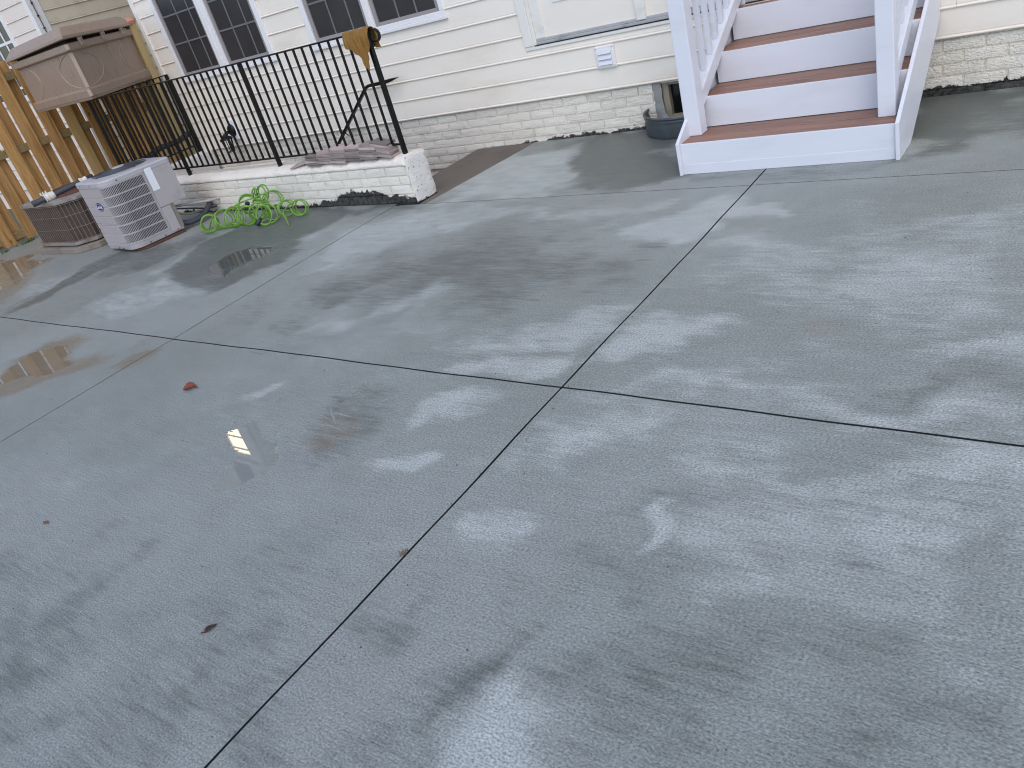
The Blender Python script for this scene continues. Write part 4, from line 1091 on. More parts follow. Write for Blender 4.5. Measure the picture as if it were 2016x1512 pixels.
o = MB().obox(rp(SE / 2, ZBt), UX * (SE / 2 - 0.01), NV * 0.013, Vector((0, 0, 0.0075))).build('bottom_rail', M['black_metal'], rail, 0.002); rr(o)
def balusters(s0, s1, n, base_f):
    for k in range(1, n + 1):
        s = s0 + (s1 - s0) * k / (n + 1)
        bar('baluster', base_f(s, ZBt + 0.007), base_f(s, ZT - 0.006), 0.0078, 0.0078, 0)
balusters(0, S_MID, 14, rp); balusters(S_MID, S_LEFT, 14, rp); balusters(S_LEFT, SE, 12, rp)
# volute at the right-hand end
vl = [rp(-0.01, ZT)]
for k in range(0, 21):
    a = R(90) - k * R(15)
    c = rp(-0.085, ZT - 0.045)
    rr_ = 0.045 - 0.0002 * k
    vl.append(c + (-UX) * (math.cos(a) * rr_) + Vector((0, 0, math.sin(a) * rr_)))
vm = MB()
vs = []; n = len(vl)
for i, p in enumerate(vl):
    t = ((vl[min(i + 1, n - 1)] - vl[max(i - 1, 0)])).normalized(); nn_ = t.cross(NV).normalized()
    for a, b_ in ((-1, -1), (1, -1), (1, 1), (-1, 1)):
        vs.append(p + NV * (0.013 * a) + nn_ * (0.0045 * b_))
fs = [(i * 4 + k, i * 4 + (k + 1) % 4, (i + 1) * 4 + (k + 1) % 4, (i + 1) * 4 + k) for i in range(n - 1) for k in range(4)] + [(3, 2, 1, 0), tuple((n - 1) * 4 + k for k in range(4))]
vm.add(vs, fs)
rr(vm.build('volute', M['black_metal'], rail, 0.002))
# return to the house
RC = rp(SE, 0); RE = Vector((-9.405, 5.945, 0))
dv = (RE - Vector((RC.x, RC.y, 0)))
def rq(t, z_): return Vector((RC.x, RC.y, 0)) + dv * t + Vector((0, 0, z_))
bar('post', rq(1, 0.36), rq(1, ZT + 0.004), 0.0165, 0.0165)
o = MB().obox(rq(0.5, ZT), dv / 2, dv.cross(Vector((0, 0, 1))).normalized() * 0.019, (0, 0, 0.0065)).build('top_rail', M['black_metal'], rail, 0.002); rr(o)
o = MB().obox(rq(0.5, ZBt), dv / 2, dv.cross(Vector((0, 0, 1))).normalized() * 0.013, (0, 0, 0.0075)).build('bottom_rail', M['black_metal'], rail, 0.002); rr(o)
for k in range(1, 11): bar('baluster', rq(k / 11, ZBt + 0.007), rq(k / 11, ZT - 0.006), 0.0078, 0.0078, 0)

# sloping handrail down into the stairwell
hr = thing('handrail', 'black sloping handrail with tapered end running down into the stairwell', 'handrail', (-6.05, 5.88, 0.76))
h = MB()
path = [(-5.616, 0.79), (-5.72, 0.778), (-5.832, 0.767), (-5.95, 0.768), (-6.035, 0.765), (-6.085, 0.748), (-6.13, 0.715), (-6.87, 0.165), (-8.4, -0.97)]
wid = [0.003, 0.020, 0.024, 0.020, 0.019, 0.019, 0.018, 0.016, 0.016]
vs = []
for i, (x, z_) in enumerate(path):
    x2, z2 = path[min(i + 1, len(path) - 1)]; x1_, z1_ = path[max(i - 1, 0)]
    t = Vector((x2 - x1_, 0, z2 - z1_)).normalized(); nn_ = Vector((-t.z, 0, t.x))
    p = Vector((x, 5.88, z_))
    for a, b_ in ((-1, -1), (1, -1), (1, 1), (-1, 1)): vs.append(p + Vector((0, 0.016 * a, 0)) + nn_ * wid[i] * 0.75 * b_)
n = len(path)
h.add(vs, [(i * 4 + k, i * 4 + (k + 1) % 4, (i + 1) * 4 + (k + 1) % 4, (i + 1) * 4 + k) for i in range(n - 1) for k in range(4)] + [(3, 2, 1, 0), tuple((n - 1) * 4 + k for k in range(4))])
def hpp(o): o.matrix_parent_inverse = Matrix.Translation((6.05, -5.88, -0.76)); return o
hpp(h.build('bar', M['black_metal'], hr, 0.002))
for x, z_ in ((-6.6, 0.365), (-8.1, -0.75)):
    hpp(MB().tube([(x, 5.88, z_ - 0.012), (x, 5.91, z_ - 0.05), (x, 5.975, z_ - 0.06)], 0.006, 6).build('bracket', M['black_metal'], hr))

# black drain hose lying along the return of the railing
bh = thing('drain_hose', 'thick black corrugated hose lying along the railing at the stairwell end', 'hose', (-9.30, 5.3, 0.6))
m = MB(); pts = []; rad = []
for k in range(120):
    t = k / 119
    pts.append((-9.345 + 0.015 * math.sin(t * 9), 4.88 + 0.98 * t, 0.505 + 0.11 * t ** 0.7 + 0.012 * math.sin(t * 14))); rad.append(0.030 + (0.005 if k % 2 else -0.003))
m.tube(pts, rad, 10)
o = m.build('hose', M['black_plastic'], bh); o.matrix_parent_inverse = Matrix.Translation((9.30, -5.3, -0.6))

# ------------------------------------------------------------------ towel over the railing end
tw = MB()
NU, NVv = 46, 56
def hem(u):                                  # length of the front fall across the towel (u: 0 left .. 1 right)
    xs_ = [0, .06, .18, .30, .42, .52, .60, .68, .76, .86, 1.0]
    ys_ = [.125, .13, .14, .165, .19, .235, .30, .315, .25, .19, .13]
    return float(np.interp(u, xs_, ys_))
vs = []
for i in range(NU + 1):
    u = i / NU
    s = 0.235 - u * 0.29                     # along the railing, right end beyond the post
    fl = hem(u); bl = 0.13 + 0.05 * u
    for j in range(NVv + 1):
        v = j / NVv
        L = -bl + (bl + fl) * v             # arc position: negative behind the rail
        r0 = 0.029
        if L < -r0 * 1.2: off = (r0, -(abs(L) - r0 * 1.2))
        elif L > r0 * 1.2: off = (-r0, -(L - r0 * 1.2))
        else:
            a = L / (r0 * 1.2) * math.pi / 2
            off = (-math.sin(a) * r0, (math.cos(a)) * r0 * 0.6)
        fall = max(0, -off[1])
        fold = math.sin(u * 21 + 1.2 * math.sin(v * 5) + 0.6) * 0.013 * min(1, fall / 0.05) + 0.006 * math.sin(u * 47 + v * 3) * min(1, fall / 0.08)
        sg = -1 if off[0] < 0 else 1
        pull = 1 - 0.08 * min(1, fall / 0.3) if sg < 0 else 1
        sc = 0.235 - (0.62 + (u - 0.62) * pull) * 0.29
        p = rp(sc, ZT + 0.008 + off[1]) + NV * (off[0] * 1.05 + sg * abs(fold) + (sg * 0.010 * min(1, fall / .03)))
        p.z += 0.004 * math.sin(u * 17) * (1 if fall < 0.01 else 0)
        vs.append(p)
tw.add(vs, [(i * (NVv + 1) + j, (i + 1) * (NVv + 1) + j, (i + 1) * (NVv + 1) + j + 1, i * (NVv + 1) + j + 1) for i in range(NU) for j in range(NVv)], True)
to = tw.build('towel', M['cloth'])
sd_ = to.modifiers.new('solid', 'SOLIDIFY'); sd_.thickness = 0.004; sd_.offset = 0
setp(to, 'crumpled brown cloth hanging over the curled end of the black railing', 'towel')

# ------------------------------------------------------------------ thin pavers leaning in stacks on the wall
rpv = random.Random(12)
def paver_mesh():
    b = MB(); r = rpv
    L, W_, T = 0.098, 0.055, 0.0088
    b.obox((0, 0, 0), (L, 0, 0), (0, W_, 0), (0, 0, T))
    b.v = [(x + r.uniform(-.004, .004), y + r.uniform(-.004, .004), z_ + r.uniform(-.002, .002)) for x, y, z_ in b.v]
    return b.mesh('paver', M['pavers'])
PM = [paver_mesh() for _ in range(5)]
cols = [(0.16, 6, 0.392), (0.345, 6, 0.388), (0.545, 6, 0.386), (0.735, 6, 0.385), (0.925, 5, 0.384), (1.10, 4, 0.383)]
for ci, (s, n, z0_) in enumerate(cols):
    for k in range(n):
        o = link('paver', rpv.choice(PM))
        p = rp(s + rpv.uniform(-.008, .008) + (0.010 * k if ci == 0 else 0.0), z0_ + 0.010 + 0.0188 * k) + NV * (-0.045 + 0.006 * k + rpv.uniform(-.008, .008))
        o.location = p
        o.rotation_euler = (R(rpv.uniform(-2, 2)), R(4 + rpv.uniform(-2.0, 2.0) + (6 if ci == 0 else 0)), UA - math.pi + R(rpv.uniform(-4, 4)))
        setp(o, 'thin grey pink paver in the leaning stacks under the black railing', 'paver', 'thin pavers stacked on the garden wall')
o = link('paver', PM[0]); o.location = rp(1.33, 0.396) + NV * (-0.02); o.rotation_euler = (R(3), R(-9), UA - math.pi + 0.25)
o.scale = (1.15, 1.1, 0.9)
setp(o, 'single grey paver lying flat at the left end of the paver stacks', 'paver')

# ------------------------------------------------------------------ air conditioner
AW, AD, AZ0, AZ1 = 0.66, 0.70, 0.035, 0.711
AD2 = 0.555                                # the lower rear corner is cut back for the valves
ac = thing('air_conditioner', 'grey louvred air conditioner with white sticker next to the painted wall', 'air conditioner', (-8.129, 3.702, 0), R(-6.9))
def rrect(w, d, radii, z_, inset=0.0, seg=8):
    """rounded rectangle, corners ordered front-left, front-right, back-right, back-left"""
    pts = []
    x0, x1, y0, y1 = inset, w - inset, inset, d - inset
    cs = [(x0, y0, 180), (x1, y0, 270), (x1, y1, 0), (x0, y1, 90)]
    for (cx, cy_, a0), r in zip(cs, radii):
        r = max(r - inset, 0.003)
        sx = 1 if cx == x0 else -1; sy = 1 if cy_ == y0 else -1
        for k in range(seg + 1):
            a = R(a0 + 90 * k / seg)
            pts.append((cx + sx * r + r * math.cos(a), cy_ + sy * r + r * math.sin(a), z_))
    return pts
RAD = (0.03, 0.13, 0.03, 0.05)
b = MB(); ribs = []
zz = [AZ0]
rows = 6
H0, H1 = 0.095, 0.652
def shell_rings(z0, z1, d):
    out = []
    for k in range(rows + 1):
        z_ = H0 + (H1 - H0) * k / rows
        for dz, i in ((-0.005, 0.0), (0.0, 0.005), (0.005, 0.0)):
            if z0 < z_ + dz < z1: out.append(rrect(AW, d, RAD, z_ + dz, i))
    return out
ZC = 0.300
b.loft([rrect(AW, AD2, RAD, AZ0, 0.004), rrect(AW, AD2, RAD, AZ0 + 0.03, 0.0)] + shell_rings(AZ0 + 0.03, ZC, AD2) + [rrect(AW, AD2, RAD, ZC, 0.0)], True, True)
b.loft([rrect(AW, AD, RAD, ZC + 0.002, 0.0)] + shell_rings(ZC + 0.002, AZ1, AD) + [rrect(AW, AD, RAD, AZ1 - 0.05, 0.0)], True, True)
b.build('cabinet', M['ac_grey'], ac, 0)
t = MB()
t.loft([rrect(AW, AD, RAD, AZ1 - 0.05, -0.005), rrect(AW, AD, RAD, AZ1 - 0.012, -0.006), rrect(AW, AD, RAD, AZ1, 0.006)], True, False)
# top deck ring round the fan opening
no = 36
outer = rrect(AW, AD, RAD, AZ1, 0.006); cxm, cym, fr = AW / 2 - 0.01, AD / 2 - 0.01, 0.265
inner = []
for p in outer:
    a = math.atan2(p[1] - cym, p[0] - cxm); inner.append((cxm + fr * math.cos(a), cym + fr * math.sin(a), AZ1 + 0.012))
inner2 = [(x, y, AZ1 - 0.03) for x, y, z_ in inner]
t.loft([outer, inner, inner2], False, True)
t.build('top_cover', M['ac_top'], ac, 0)
fg = MB()
for k in range(15):
    r = 0.060 + k * 0.0145
    dome = 0.034 - 0.018 * (r / 0.27) ** 2
    fg.tube([(cxm + r * math.cos(a * math.pi / 14), cym + r * math.sin(a * math.pi / 14), AZ1 + dome) for a in range(28)], 0.0026, 4, True)
for k in range(8):
    a = k * math.pi / 4 + 0.2
    fg.tube([(cxm + 0.05 * math.cos(a), cym + 0.05 * math.sin(a), AZ1 + 0.031), (cxm + 0.15 * math.cos(a), cym + 0.15 * math.sin(a), AZ1 + 0.025), (cxm + 0.268 * math.cos(a), cym + 0.268 * math.sin(a), AZ1 + 0.010)], 0.003, 4)
fgo = fg.build('fan_guard', M['ac_guard'], ac)
cap = MB().loft([[(cxm + r * math.cos(a * math.pi / 12), cym + r * math.sin(a * math.pi / 12), AZ1 + z_) for a in range(24)] for r, z_ in ((0.062, 0.028), (0.062, 0.038), (0.052, 0.043))], smooth=False)
cap.build('fan_cap', M['ac_top'], ac)
# louvre grille on the right side: rows of upright slats over a dark coil, starting in the rounded corner
GY0, GY1 = 0.105, 0.392
MB().box(AW - 0.004, AW + 0.0022, GY0 + 0.0, GY1, H0 + 0.005, H1 - 0.005).build('coil', M['ac_dark'], ac)
gm = link('grille', None, ac)
def cpath(s):
    """outline of the cabinet from the front face round the corner to the right face; s = metres along"""
    r = RAD[1]; a0 = AW - r - 0.10; straight = 0.10; arc_ = r * math.pi / 2
    if s < straight: return (a0 + s, 0.0, (0, -1))
    s -= straight
    if s < arc_:
        a = -math.pi / 2 + s / r
        return (AW - r + r * math.cos(a), r + r * math.sin(a), (math.cos(a), math.sin(a)))
    return (AW, r + (s - arc_), (1, 0))
ARC = RAD[1] * math.pi / 2
for row in range(rows):
    z0_ = H0 + (H1 - H0) * row / rows + 0.007; z1_ = H0 + (H1 - H0) * (row + 1) / rows - 0.007
    sl = MB()
    s = 0.10 + ARC * 0.10
    while s < 0.10 + ARC + (GY1 - RAD[1]):
        x, y, nn_ = cpath(s)
        tx, ty = -nn_[1], nn_[0]
        w_ = 0.0030 if s < 0.10 + ARC else 0.0020
        sl.obox((x + nn_[0] * 0.003, y + nn_[1] * 0.003, (z0_ + z1_) / 2), (tx * w_, ty * w_, 0), (nn_[0] * 0.003, nn_[1] * 0.003, 0), (0, 0, (z1_ - z0_) / 2))
        s += 0.0145
    sl.build('louvre_row', M['ac_grey'], ac)
bpy.data.objects.remove(gm)
dk = MB()
for row in range(rows):
    z0_ = H0 + (H1 - H0) * row / rows + 0.008; z1_ = H0 + (H1 - H0) * (row + 1) / rows - 0.008
    vs = []
    ss = [0.10 + ARC * (0.1 + 0.9 * k / 10) for k in range(11)] + [0.10 + ARC]
    for s in ss:
        x, y, nn_ = cpath(s)
        o_ = 0.0012
        vs += [(x + nn_[0] * o_, y + nn_[1] * o_, z0_), (x + nn_[0] * o_, y + nn_[1] * o_, z1_)]
    dk.add(vs, [(2 * k, 2 * k + 2, 2 * k + 3, 2 * k + 1) for k in range(len(ss) - 1)], True)
dk.build('corner_coil', M['ac_dark'], ac)
for row in range(rows + 1):
    z_ = H0 + (H1 - H0) * row / rows
    rbm = MB()
    vs = []; ss = [0.10 + ARC * 0.05 + k * (ARC * 0.95 + GY1 - RAD[1] + 0.005) / 24 for k in range(25)]
    for s in ss:
        x, y, nn_ = cpath(s)
        for o_, dz in ((0.0, -0.0075), (0.0075, -0.0055), (0.0075, 0.0055), (0.0, 0.0075)):
            vs.append((x + nn_[0] * o_, y + nn_[1] * o_, z_ + dz))
    rbm.add(vs, [(4 * k + i, 4 * k + 4 + i, 4 * k + 5 + i, 4 * k + 1 + i) for k in range(24) for i in range(3)])
    rbm.build('louvre_rib', M['ac_grey'], ac)
MB().box(AW + 0.0005, AW + 0.008, GY1 - 0.004, GY1 + 0.012, H0 - 0.005, H1 + 0.005).build('grille_edge', M['ac_grey'], ac, 0.001)
# service panel, lower recess and the sticker
MB().box(AW + 0.0015, AW + 0.010, GY1 + 0.016, AD - 0.012, 0.302, AZ1 - 0.055).build('service_panel', M['ac_grey'], ac, 0.003)
MB().box(AW + 0.0015, AW + 0.009, GY1 + 0.016, GY1 + 0.115, AZ0 + 0.012, 0.296).build('lower_panel', M['ac_grey'], ac, 0.003)
MB().box(AW + 0.0012, AW + 0.004, GY1 + 0.118, AD2 - 0.006, AZ0 + 0.03, 0.296).build('valve_recess', M['pad'], ac)
st = MB().box(AW + 0.0105, AW + 0.0122, 0.418, 0.488, 0.466, 0.682).build('sticker', M['print_white'], ac)
for k in range(12):
    z_ = 0.478 + k * 0.016
    MB().box(AW + 0.0123, AW + 0.0126, 0.426, 0.426 + (0.052 if k % 3 else 0.034), z_, z_ + 0.003).build('print_line', M['print_grey'], st)
for (y, z_) in ((0.17, AZ0 + 0.014), (0.33, AZ0 + 0.014), (0.14, AZ1 - 0.03), (0.42, AZ1 - 0.03), (0.47, AZ0 + 0.02)):
    MB().tube([(AW + 0.002, y, z_), (AW + 0.010, y, z_)], 0.006, 6).build('screw', M['deck_dark'], ac)
for (x, z_) in ((0.12, AZ1 - 0.03), (0.36, AZ1 - 0.03), (0.04, 0.24), (0.40, AZ0 + 0.014), (0.3, AZ0 + 0.014)):
    MB().tube([(x, -0.001, z_), (x, -0.009, z_)], 0.0055, 6).build('screw', M['deck_dark'], ac)
# oval badge with the maker's script on the front
bx, bz = 0.335, 0.473
el = lambda a, b_, y, c=28: [(bx + a * math.cos(2 * math.pi * k / c), y, bz + b_ * math.sin(2 * math.pi * k / c)) for k in range(c)]
bd_ = MB().loft([el(0.078, 0.042, 0.0), el(0.078, 0.042, -0.004), el(0.075, 0.039, -0.006)]).build('badge', M['badge_blue'], ac)
vs = el(0.0715, 0.0355, -0.0064) + el(0.0690, 0.0330, -0.0064)
MB().add(vs, [(k, 28 + k, 28 + (k + 1) % 28, (k + 1) % 28) for k in range(28)]).build('badge_ring', M['print_white'], bd_)
cu = bpy.data.curves.new('lettering', 'FONT'); cu.body = 'Carrier'; cu.size = 0.048; cu.align_x = 'CENTER'; cu.align_y = 'CENTER'; cu.shear = 0.25; cu.extrude = 0.0006; cu.offset = 0.0006
tmp = bpy.data.objects.new('lettering_curve', cu); COL.objects.link(tmp)
bpy.context.view_layer.update()
me = bpy.data.meshes.new_from_object(tmp.evaluated_get(bpy.context.evaluated_depsgraph_get()))
bpy.data.objects.remove(tmp)
me.materials.clear(); me.materials.append(M['print_white'])
lt = link('lettering', me, bd_, (bx, -0.0072, bz), (R(90), 0, 0)); 
# feet and rusty pallet
for x, y in ((0.08, 0.09), (AW - 0.10, 0.10), (AW - 0.08, AD2 - 0.08), (0.08, AD2 - 0.08)):
    MB().box(x - 0.03, x + 0.03, y - 0.03, y + 0.03, 0.026, AZ0 + 0.001).build('foot', M['black_plastic'], ac)
pad = MB().prism([(0.10, 0.09, 0.0), (AW - 0.06, 0.05, 0.0), (AW + 0.012, 0.13, 0.0), (AW + 0.012, AD2 - 0.02, 0.0), (0.10, AD2 - 0.02, 0.0)], (0, 0, 0.026)).build('base_pad', M['rust'], ac, 0.004)

# refrigerant lines from the unit to the wall
rl = thing('refrigerant_lines', 'black foam covered pipes curling from the air conditioner to the brick wall', 'pipes', (-7.6, 4.5, 0))
def rlp(o): o.matrix_parent_inverse = Matrix.Translation((7.6, -4.5, 0)); return o
def spl(pts, n=10):
    out = []
    P = [Vector(p) for p in pts]
    for i in range(len(P) - 1):
        p0, p1, p2, p3 = P[max(i - 1, 0)], P[i], P[i + 1], P[min(i + 2, len(P) - 1)]
        for k in range(n):
            t = k / n
            out.append(0.5 * ((2 * p1) + (p2 - p0) * t + (2 * p0 - 5 * p1 + 4 * p2 - p3) * t * t + (3 * p1 - p0 - 3 * p2 + p3) * t ** 3))
    out.append(P[-1]); return out
rlp(MB().tube(spl([(-7.50, 4.16, 0.085), (-7.44, 4.27, 0.055), (-7.42, 4.38, 0.06), (-7.44, 4.50, 0.10), (-7.48, 4.58, 0.14), (-7.58, 4.64, 0.12), (-7.66, 4.71, 0.08)]), 0.027, 10).build('insulated_pipe', M['pipe_grey'], rl))
rlp(MB().tube(spl([(-7.52, 4.16, 0.20), (-7.52, 4.30, 0.13), (-7.54, 4.42, 0.10), (-7.60, 4.58, 0.07), (-7.64, 4.71, 0.05)]), 0.012, 8).build('copper_line', M['old_wood'], rl))
rlp(MB().tube(spl([(-7.56, 4.18, 0.23), (-7.50, 4.36, 0.165), (-7.47, 4.52, 0.10), (-7.54, 4.69, 0.06)]), 0.008, 8).build('cable', M['black_plastic'], rl))
rlp(MB().tube(spl([(-7.62, 4.20, 0.24), (-7.52, 4.40, 0.20), (-7.44, 4.56, 0.165), (-7.40, 4.69, 0.15)]), 0.014, 8).build('conduit', M['ac_grey'], rl))

# ------------------------------------------------------------------ old rusty condenser
oc = thing('old_condenser', 'old rusty brown condenser with wire cage sides on a stained pad', 'air conditioner', (-9.57, 3.70, 0))
OW, OD = 0.93, 0.84; OZ0, OZ1 = 0.105, 0.52
foot = [(0.0, 0.0), (0.80, 0.0), (0.98, 0.16), (0.98, 0.70), (0.84, 0.84), (0.12, 0.84), (0.0, 0.72)]
def fp(off, z_, pts=foot):
    cx_ = sum(p[0] for p in pts) / len(pts); cy2 = sum(p[1] for p in pts) / len(pts)
    out = []
    for x, y in pts:
        l = math.hypot(x - cx_, y - cy2); out.append((x + (x - cx_) / l * off, y + (y - cy2) / l * off, z_))
    return out
MB().prism(fp(0.075, 0.0), (0, 0, 0.062)).build('pad', M['pad'], oc, 0.008)
MB().loft([fp(-0.02, 0.07), fp(0.012, 0.075), fp(0.012, 0.105), fp(-0.005, 0.108)]).build('base_tray', M['old_rim'], oc, 0.003)
MB().loft([fp(-0.022, OZ0 + 0.001), fp(-0.022, OZ1 - 0.004)]).build('coil', M['old_body'], oc)
MB().loft([fp(0.006, OZ1 - 0.004), fp(0.014, OZ1 + 0.0), fp(0.012, OZ1 + 0.030), fp(-0.03, OZ1 + 0.042)]).build('rim', M['old_rim'], oc, 0.003)
# wire cage: one bent sheet of uprights and hoops per side
wires = MB(); nsd = len(foot)
P0 = fp(0.002, 0)
for i in range(nsd):
    a, c = Vector(P0[i]), Vector(P0[(i + 1) % nsd]); L = (c - a).length
    n = max(2, int(L / 0.046))
    for k in range(n):
        p = a + (c - a) * (k / n)
        wires.obox((p.x, p.y, (OZ0 + OZ1) / 2), (0.0016, 0, 0), (0, 0.0016, 0), (0, 0, (OZ1 - OZ0) / 2))
w_ = wires.build('cage_uprights', M['old_wire'], oc)
for z_ in (OZ0 + 0.012, OZ0 + 0.145, OZ0 + 0.28, OZ1 - 0.012):
    MB().tube(fp(0.005, z_), 0.0022, 5, True).build('cage_hoop', M['old_wire'], oc)
cxo, cyo = 0.48, 0.43
og = MB()
for k in range(17):
    r = 0.06 + k * 0.0225
    zc = OZ1 + 0.042 + 0.045 * (1 - (r / 0.43) ** 4)
    og.tube([(cxo + r * math.cos(a * math.pi / 16), cyo + r * 0.92 * math.sin(a * math.pi / 16), zc) for a in range(32)], 0.0045, 4, True)
for k in range(8):
    a = k * math.pi / 4
    og.tube([(cxo + r * math.cos(a), cyo + 0.92 * r * math.sin(a), OZ1 + 0.046 + 0.045 * (1 - (r / 0.43) ** 4)) for r in (0.05, 0.2, 0.3, 0.37, 0.41, 0.43)], 0.004, 4)
og.build('fan_guard', M['rust'], oc)
MB().loft([[(cxo + r * math.cos(a * math.pi / 14), cyo + 0.92 * r * math.sin(a * math.pi / 14), z_) for a in range(28)] for r, z_ in ((0.42, OZ1 + 0.044), (0.40, OZ1 + 0.060), (0.30, OZ1 + 0.070))], smooth=True).build('fan_deck', M['rust'], oc)

pp = thing('loose_pipe', 'dark grey pipe with cream tape lying on top of the rusty condenser', 'pipe', (-8.85, 3.9, 0.62))
A0, A1 = Vector((-8.97, 3.585, 0.585)), Vector((-8.78, 4.22, 0.640))
def on(t): return A0 + (A1 - A0) * t
def ppo(o): o.matrix_parent_inverse = Matrix.Translation((8.85, -3.9, -0.62)); return o
ppo(MB().tube([on(0), on(0.3), on(0.7), on(1.0)], 0.031, 12).build('pipe', M['pipe_grey'], pp))
rt_ = random.Random(2)
for t0_, t1_, rr0 in ((0.20, 0.36, 0.042), (0.78, 0.90, 0.038)):
    m = MB(); q = []; rad = []
    for k in range(14):
        q.append(on(t0_ + (t1_ - t0_) * k / 13)); rad.append(rr0 + rt_.uniform(-.005, .007) - (0.008 if k in (0, 13) else 0))
    ppo(m.tube(q, rad, 12).build('tape', M['tape'], pp))
for k in range(3):
    p = on(0.22 + 0.04 * k)
    ppo(MB().tube([p + Vector((-.02, -.01, .03)), p + Vector((-.035, -.02, .052)), p + Vector((-.03, -.015, .066))], [0.012, 0.009, 0.004], 6).build('tape_end', M['tape'], pp))

# ------------------------------------------------------------------ coiled green garden hose
hs = thing('garden_hose', 'bright green coiled garden hose heaped on the concrete by the painted wall', 'hose', (-6.4, 4.35, 0))
rh = random.Random(9)
def coil(c0, c1, turns, r, tilt, seed, lean=(0, 0, 0), n=26):
    """loose spring of near-round loops; axis from c0 to c1, every loop tipped its own way"""
    q = random.Random(seed); c0, c1 = Vector(c0), Vector(c1)
    ax0 = (c1 - c0).normalized()
    pts = []; N = int(turns * n); ph = q.uniform(0, 6.28)
    tips = [(q.uniform(-0.4, 0.4), q.uniform(-0.3, 0.3), q.uniform(0.88, 1.12)) for _ in range(int(turns) + 3)]
    for k in range(N + 1):
        t = k / N; f = turns * t; i = int(f); e = f - i
        tip = [tips[i][j] * (1 - e) + tips[i + 1][j] * e for j in range(3)]
        ax = (ax0 + Vector((-ax0.y, ax0.x, 0)) * tip[0] + Vector((0, 0, tip[1]))).normalized()
        u = ax.cross(Vector((0, 0, 1))).normalized(); w = u.cross(ax)
        a = ph + 2 * math.pi * f
        p = c0 + (c1 - c0) * t + (u * math.cos(a) + w * math.sin(a)) * r * tip[2]
        p.z = max(p.z, 0.007)
        pts.append(p)
    return pts
segs = []
for k, (x, y, z_, tn, r_) in enumerate((
        (-6.90, 4.13, 0.080, 2.2, 0.085), (-6.76, 4.20, 0.085, 2.4, 0.088), (-6.62, 4.22, 0.090, 2.6, 0.090), (-6.58, 4.40, 0.15, 2.4, 0.088),
        (-6.47, 4.26, 0.088, 2.6, 0.092), (-6.38, 4.44, 0.22, 2.3, 0.080), (-6.32, 4.30, 0.10, 2.4, 0.090), (-6.22, 4.43, 0.17, 2.5, 0.085),
        (-6.16, 4.26, 0.085, 2.3, 0.088), (-6.02, 4.38, 0.090, 1.8, 0.075), (-5.87, 4.42, 0.078, 2.2, 0.076))):
    a = 2.45 + rh.uniform(-0.75, 0.75); e = rh.uniform(-0.35, 0.25)
    d_ = Vector((math.cos(a), math.sin(a), e)) * rh.uniform(0.05, 0.09)
    c = Vector((x, y, z_)); segs.append(coil(c - d_, c + d_, tn, r_, 0, 40 + k))
path = []
for s_ in segs:
    if path:
        a, b_ = path[-1], s_[0]
        for k in range(1, 8):
            t = k / 8; p = a.lerp(b_, t); p.z = max(0.0085, p.z + 0.02 * math.sin(math.pi * t)); path.append(p)
    path += s_
sm = []
for i, p in enumerate(path):
    a = path[max(i - 1, 0)]; b_ = path[min(i + 1, len(path) - 1)]
    sm.append((a + p * 2 + b_) / 4)
o = MB().tube(sm, 0.0072, 7).build('tube', M['hose'], hs); o.matrix_parent_inverse = Matrix.Translation((6.4, -4.35, 0))
tail = spl([tuple(sm[-1]), (-5.93, 4.28, 0.10), (-5.86, 4.22, 0.04), (-5.79, 4.17, 0.010)], 8)
o = MB().tube(tail, 0.0072, 7).build('tail', M['hose'], hs); o.matrix_parent_inverse = Matrix.Translation((6.4, -4.35, 0))
for c, d_ in (((-6.74, 4.50, 0.12), (0.05, -0.03, 0.01)), ((-6.55, 4.52, 0.19), (0.05, -0.02, 0.02)), ((-6.21, 4.18, 0.05), (0.03, 0.03, 0.04))):
    c = Vector(c); d_ = Vector(d_)
    o = MB().tube([c - d_ * 0.6, c - d_ * 0.2, c + d_ * 0.2, c + d_ * 0.7], [0.022, 0.026, 0.02, 0.013], 10).build('hose_fitting', M['black_plastic'], hs); o.matrix_parent_inverse = Matrix.Translation((6.4, -4.35, 0))

# ------------------------------------------------------------------ resin deck box on the railing
box = thing('deck_box', 'taupe resin deck box with moulded circles set on the railing against the fence', 'deck box', (-9.7, 5.2, 1.33))
def bxo(o): o.matrix_parent_inverse = Matrix.Translation((9.7, -5.2, -1.33)); return o
FP = [Vector((-10.52, 4.80, 0)), Vector((-8.97, 4.72, 0)), Vector((-9.60, 5.91, 0)), Vector((-10.78, 5.93, 0))]
CEN = Vector((-9.95, 5.35, 0))
def inset(poly, d):
    """offset a convex ccw outline by d outward"""
    n = len(poly); out = []
    for i in range(n):
        p0, p1, p2 = poly[i - 1], poly[i], poly[(i + 1) % n]
        e1 = (p1 - p0).normalized(); e2 = (p2 - p1).normalized()
        n1 = Vector((e1.y, -e1.x, 0)); n2 = Vector((e2.y, -e2.x, 0))
        out.append(p1 + (n1 + n2) * (d / (1 + n1.dot(n2))))
    return out
def chamf(poly, c=0.035):
    """round every corner of the outline a little (five points a corner)"""
    n = len(poly); out = []
    for i in range(n):
        p0, p1, p2 = poly[i - 1], poly[i], poly[(i + 1) % n]
        a = p1 + (p0 - p1).normalized() * c; b_ = p1 + (p2 - p1).normalized() * c
        for k in range(5):
            t = k / 4
            out.append(a * (1 - t) ** 2 + p1 * 2 * t * (1 - t) + b_ * t * t)
    return out
def ring_(off, z_, dz=None):
    pts = chamf(inset(FP, off), 0.035)
    return [Vector((p.x, p.y, z_ + (dz(p) if dz else 0))) for p in pts]
bb = MB()
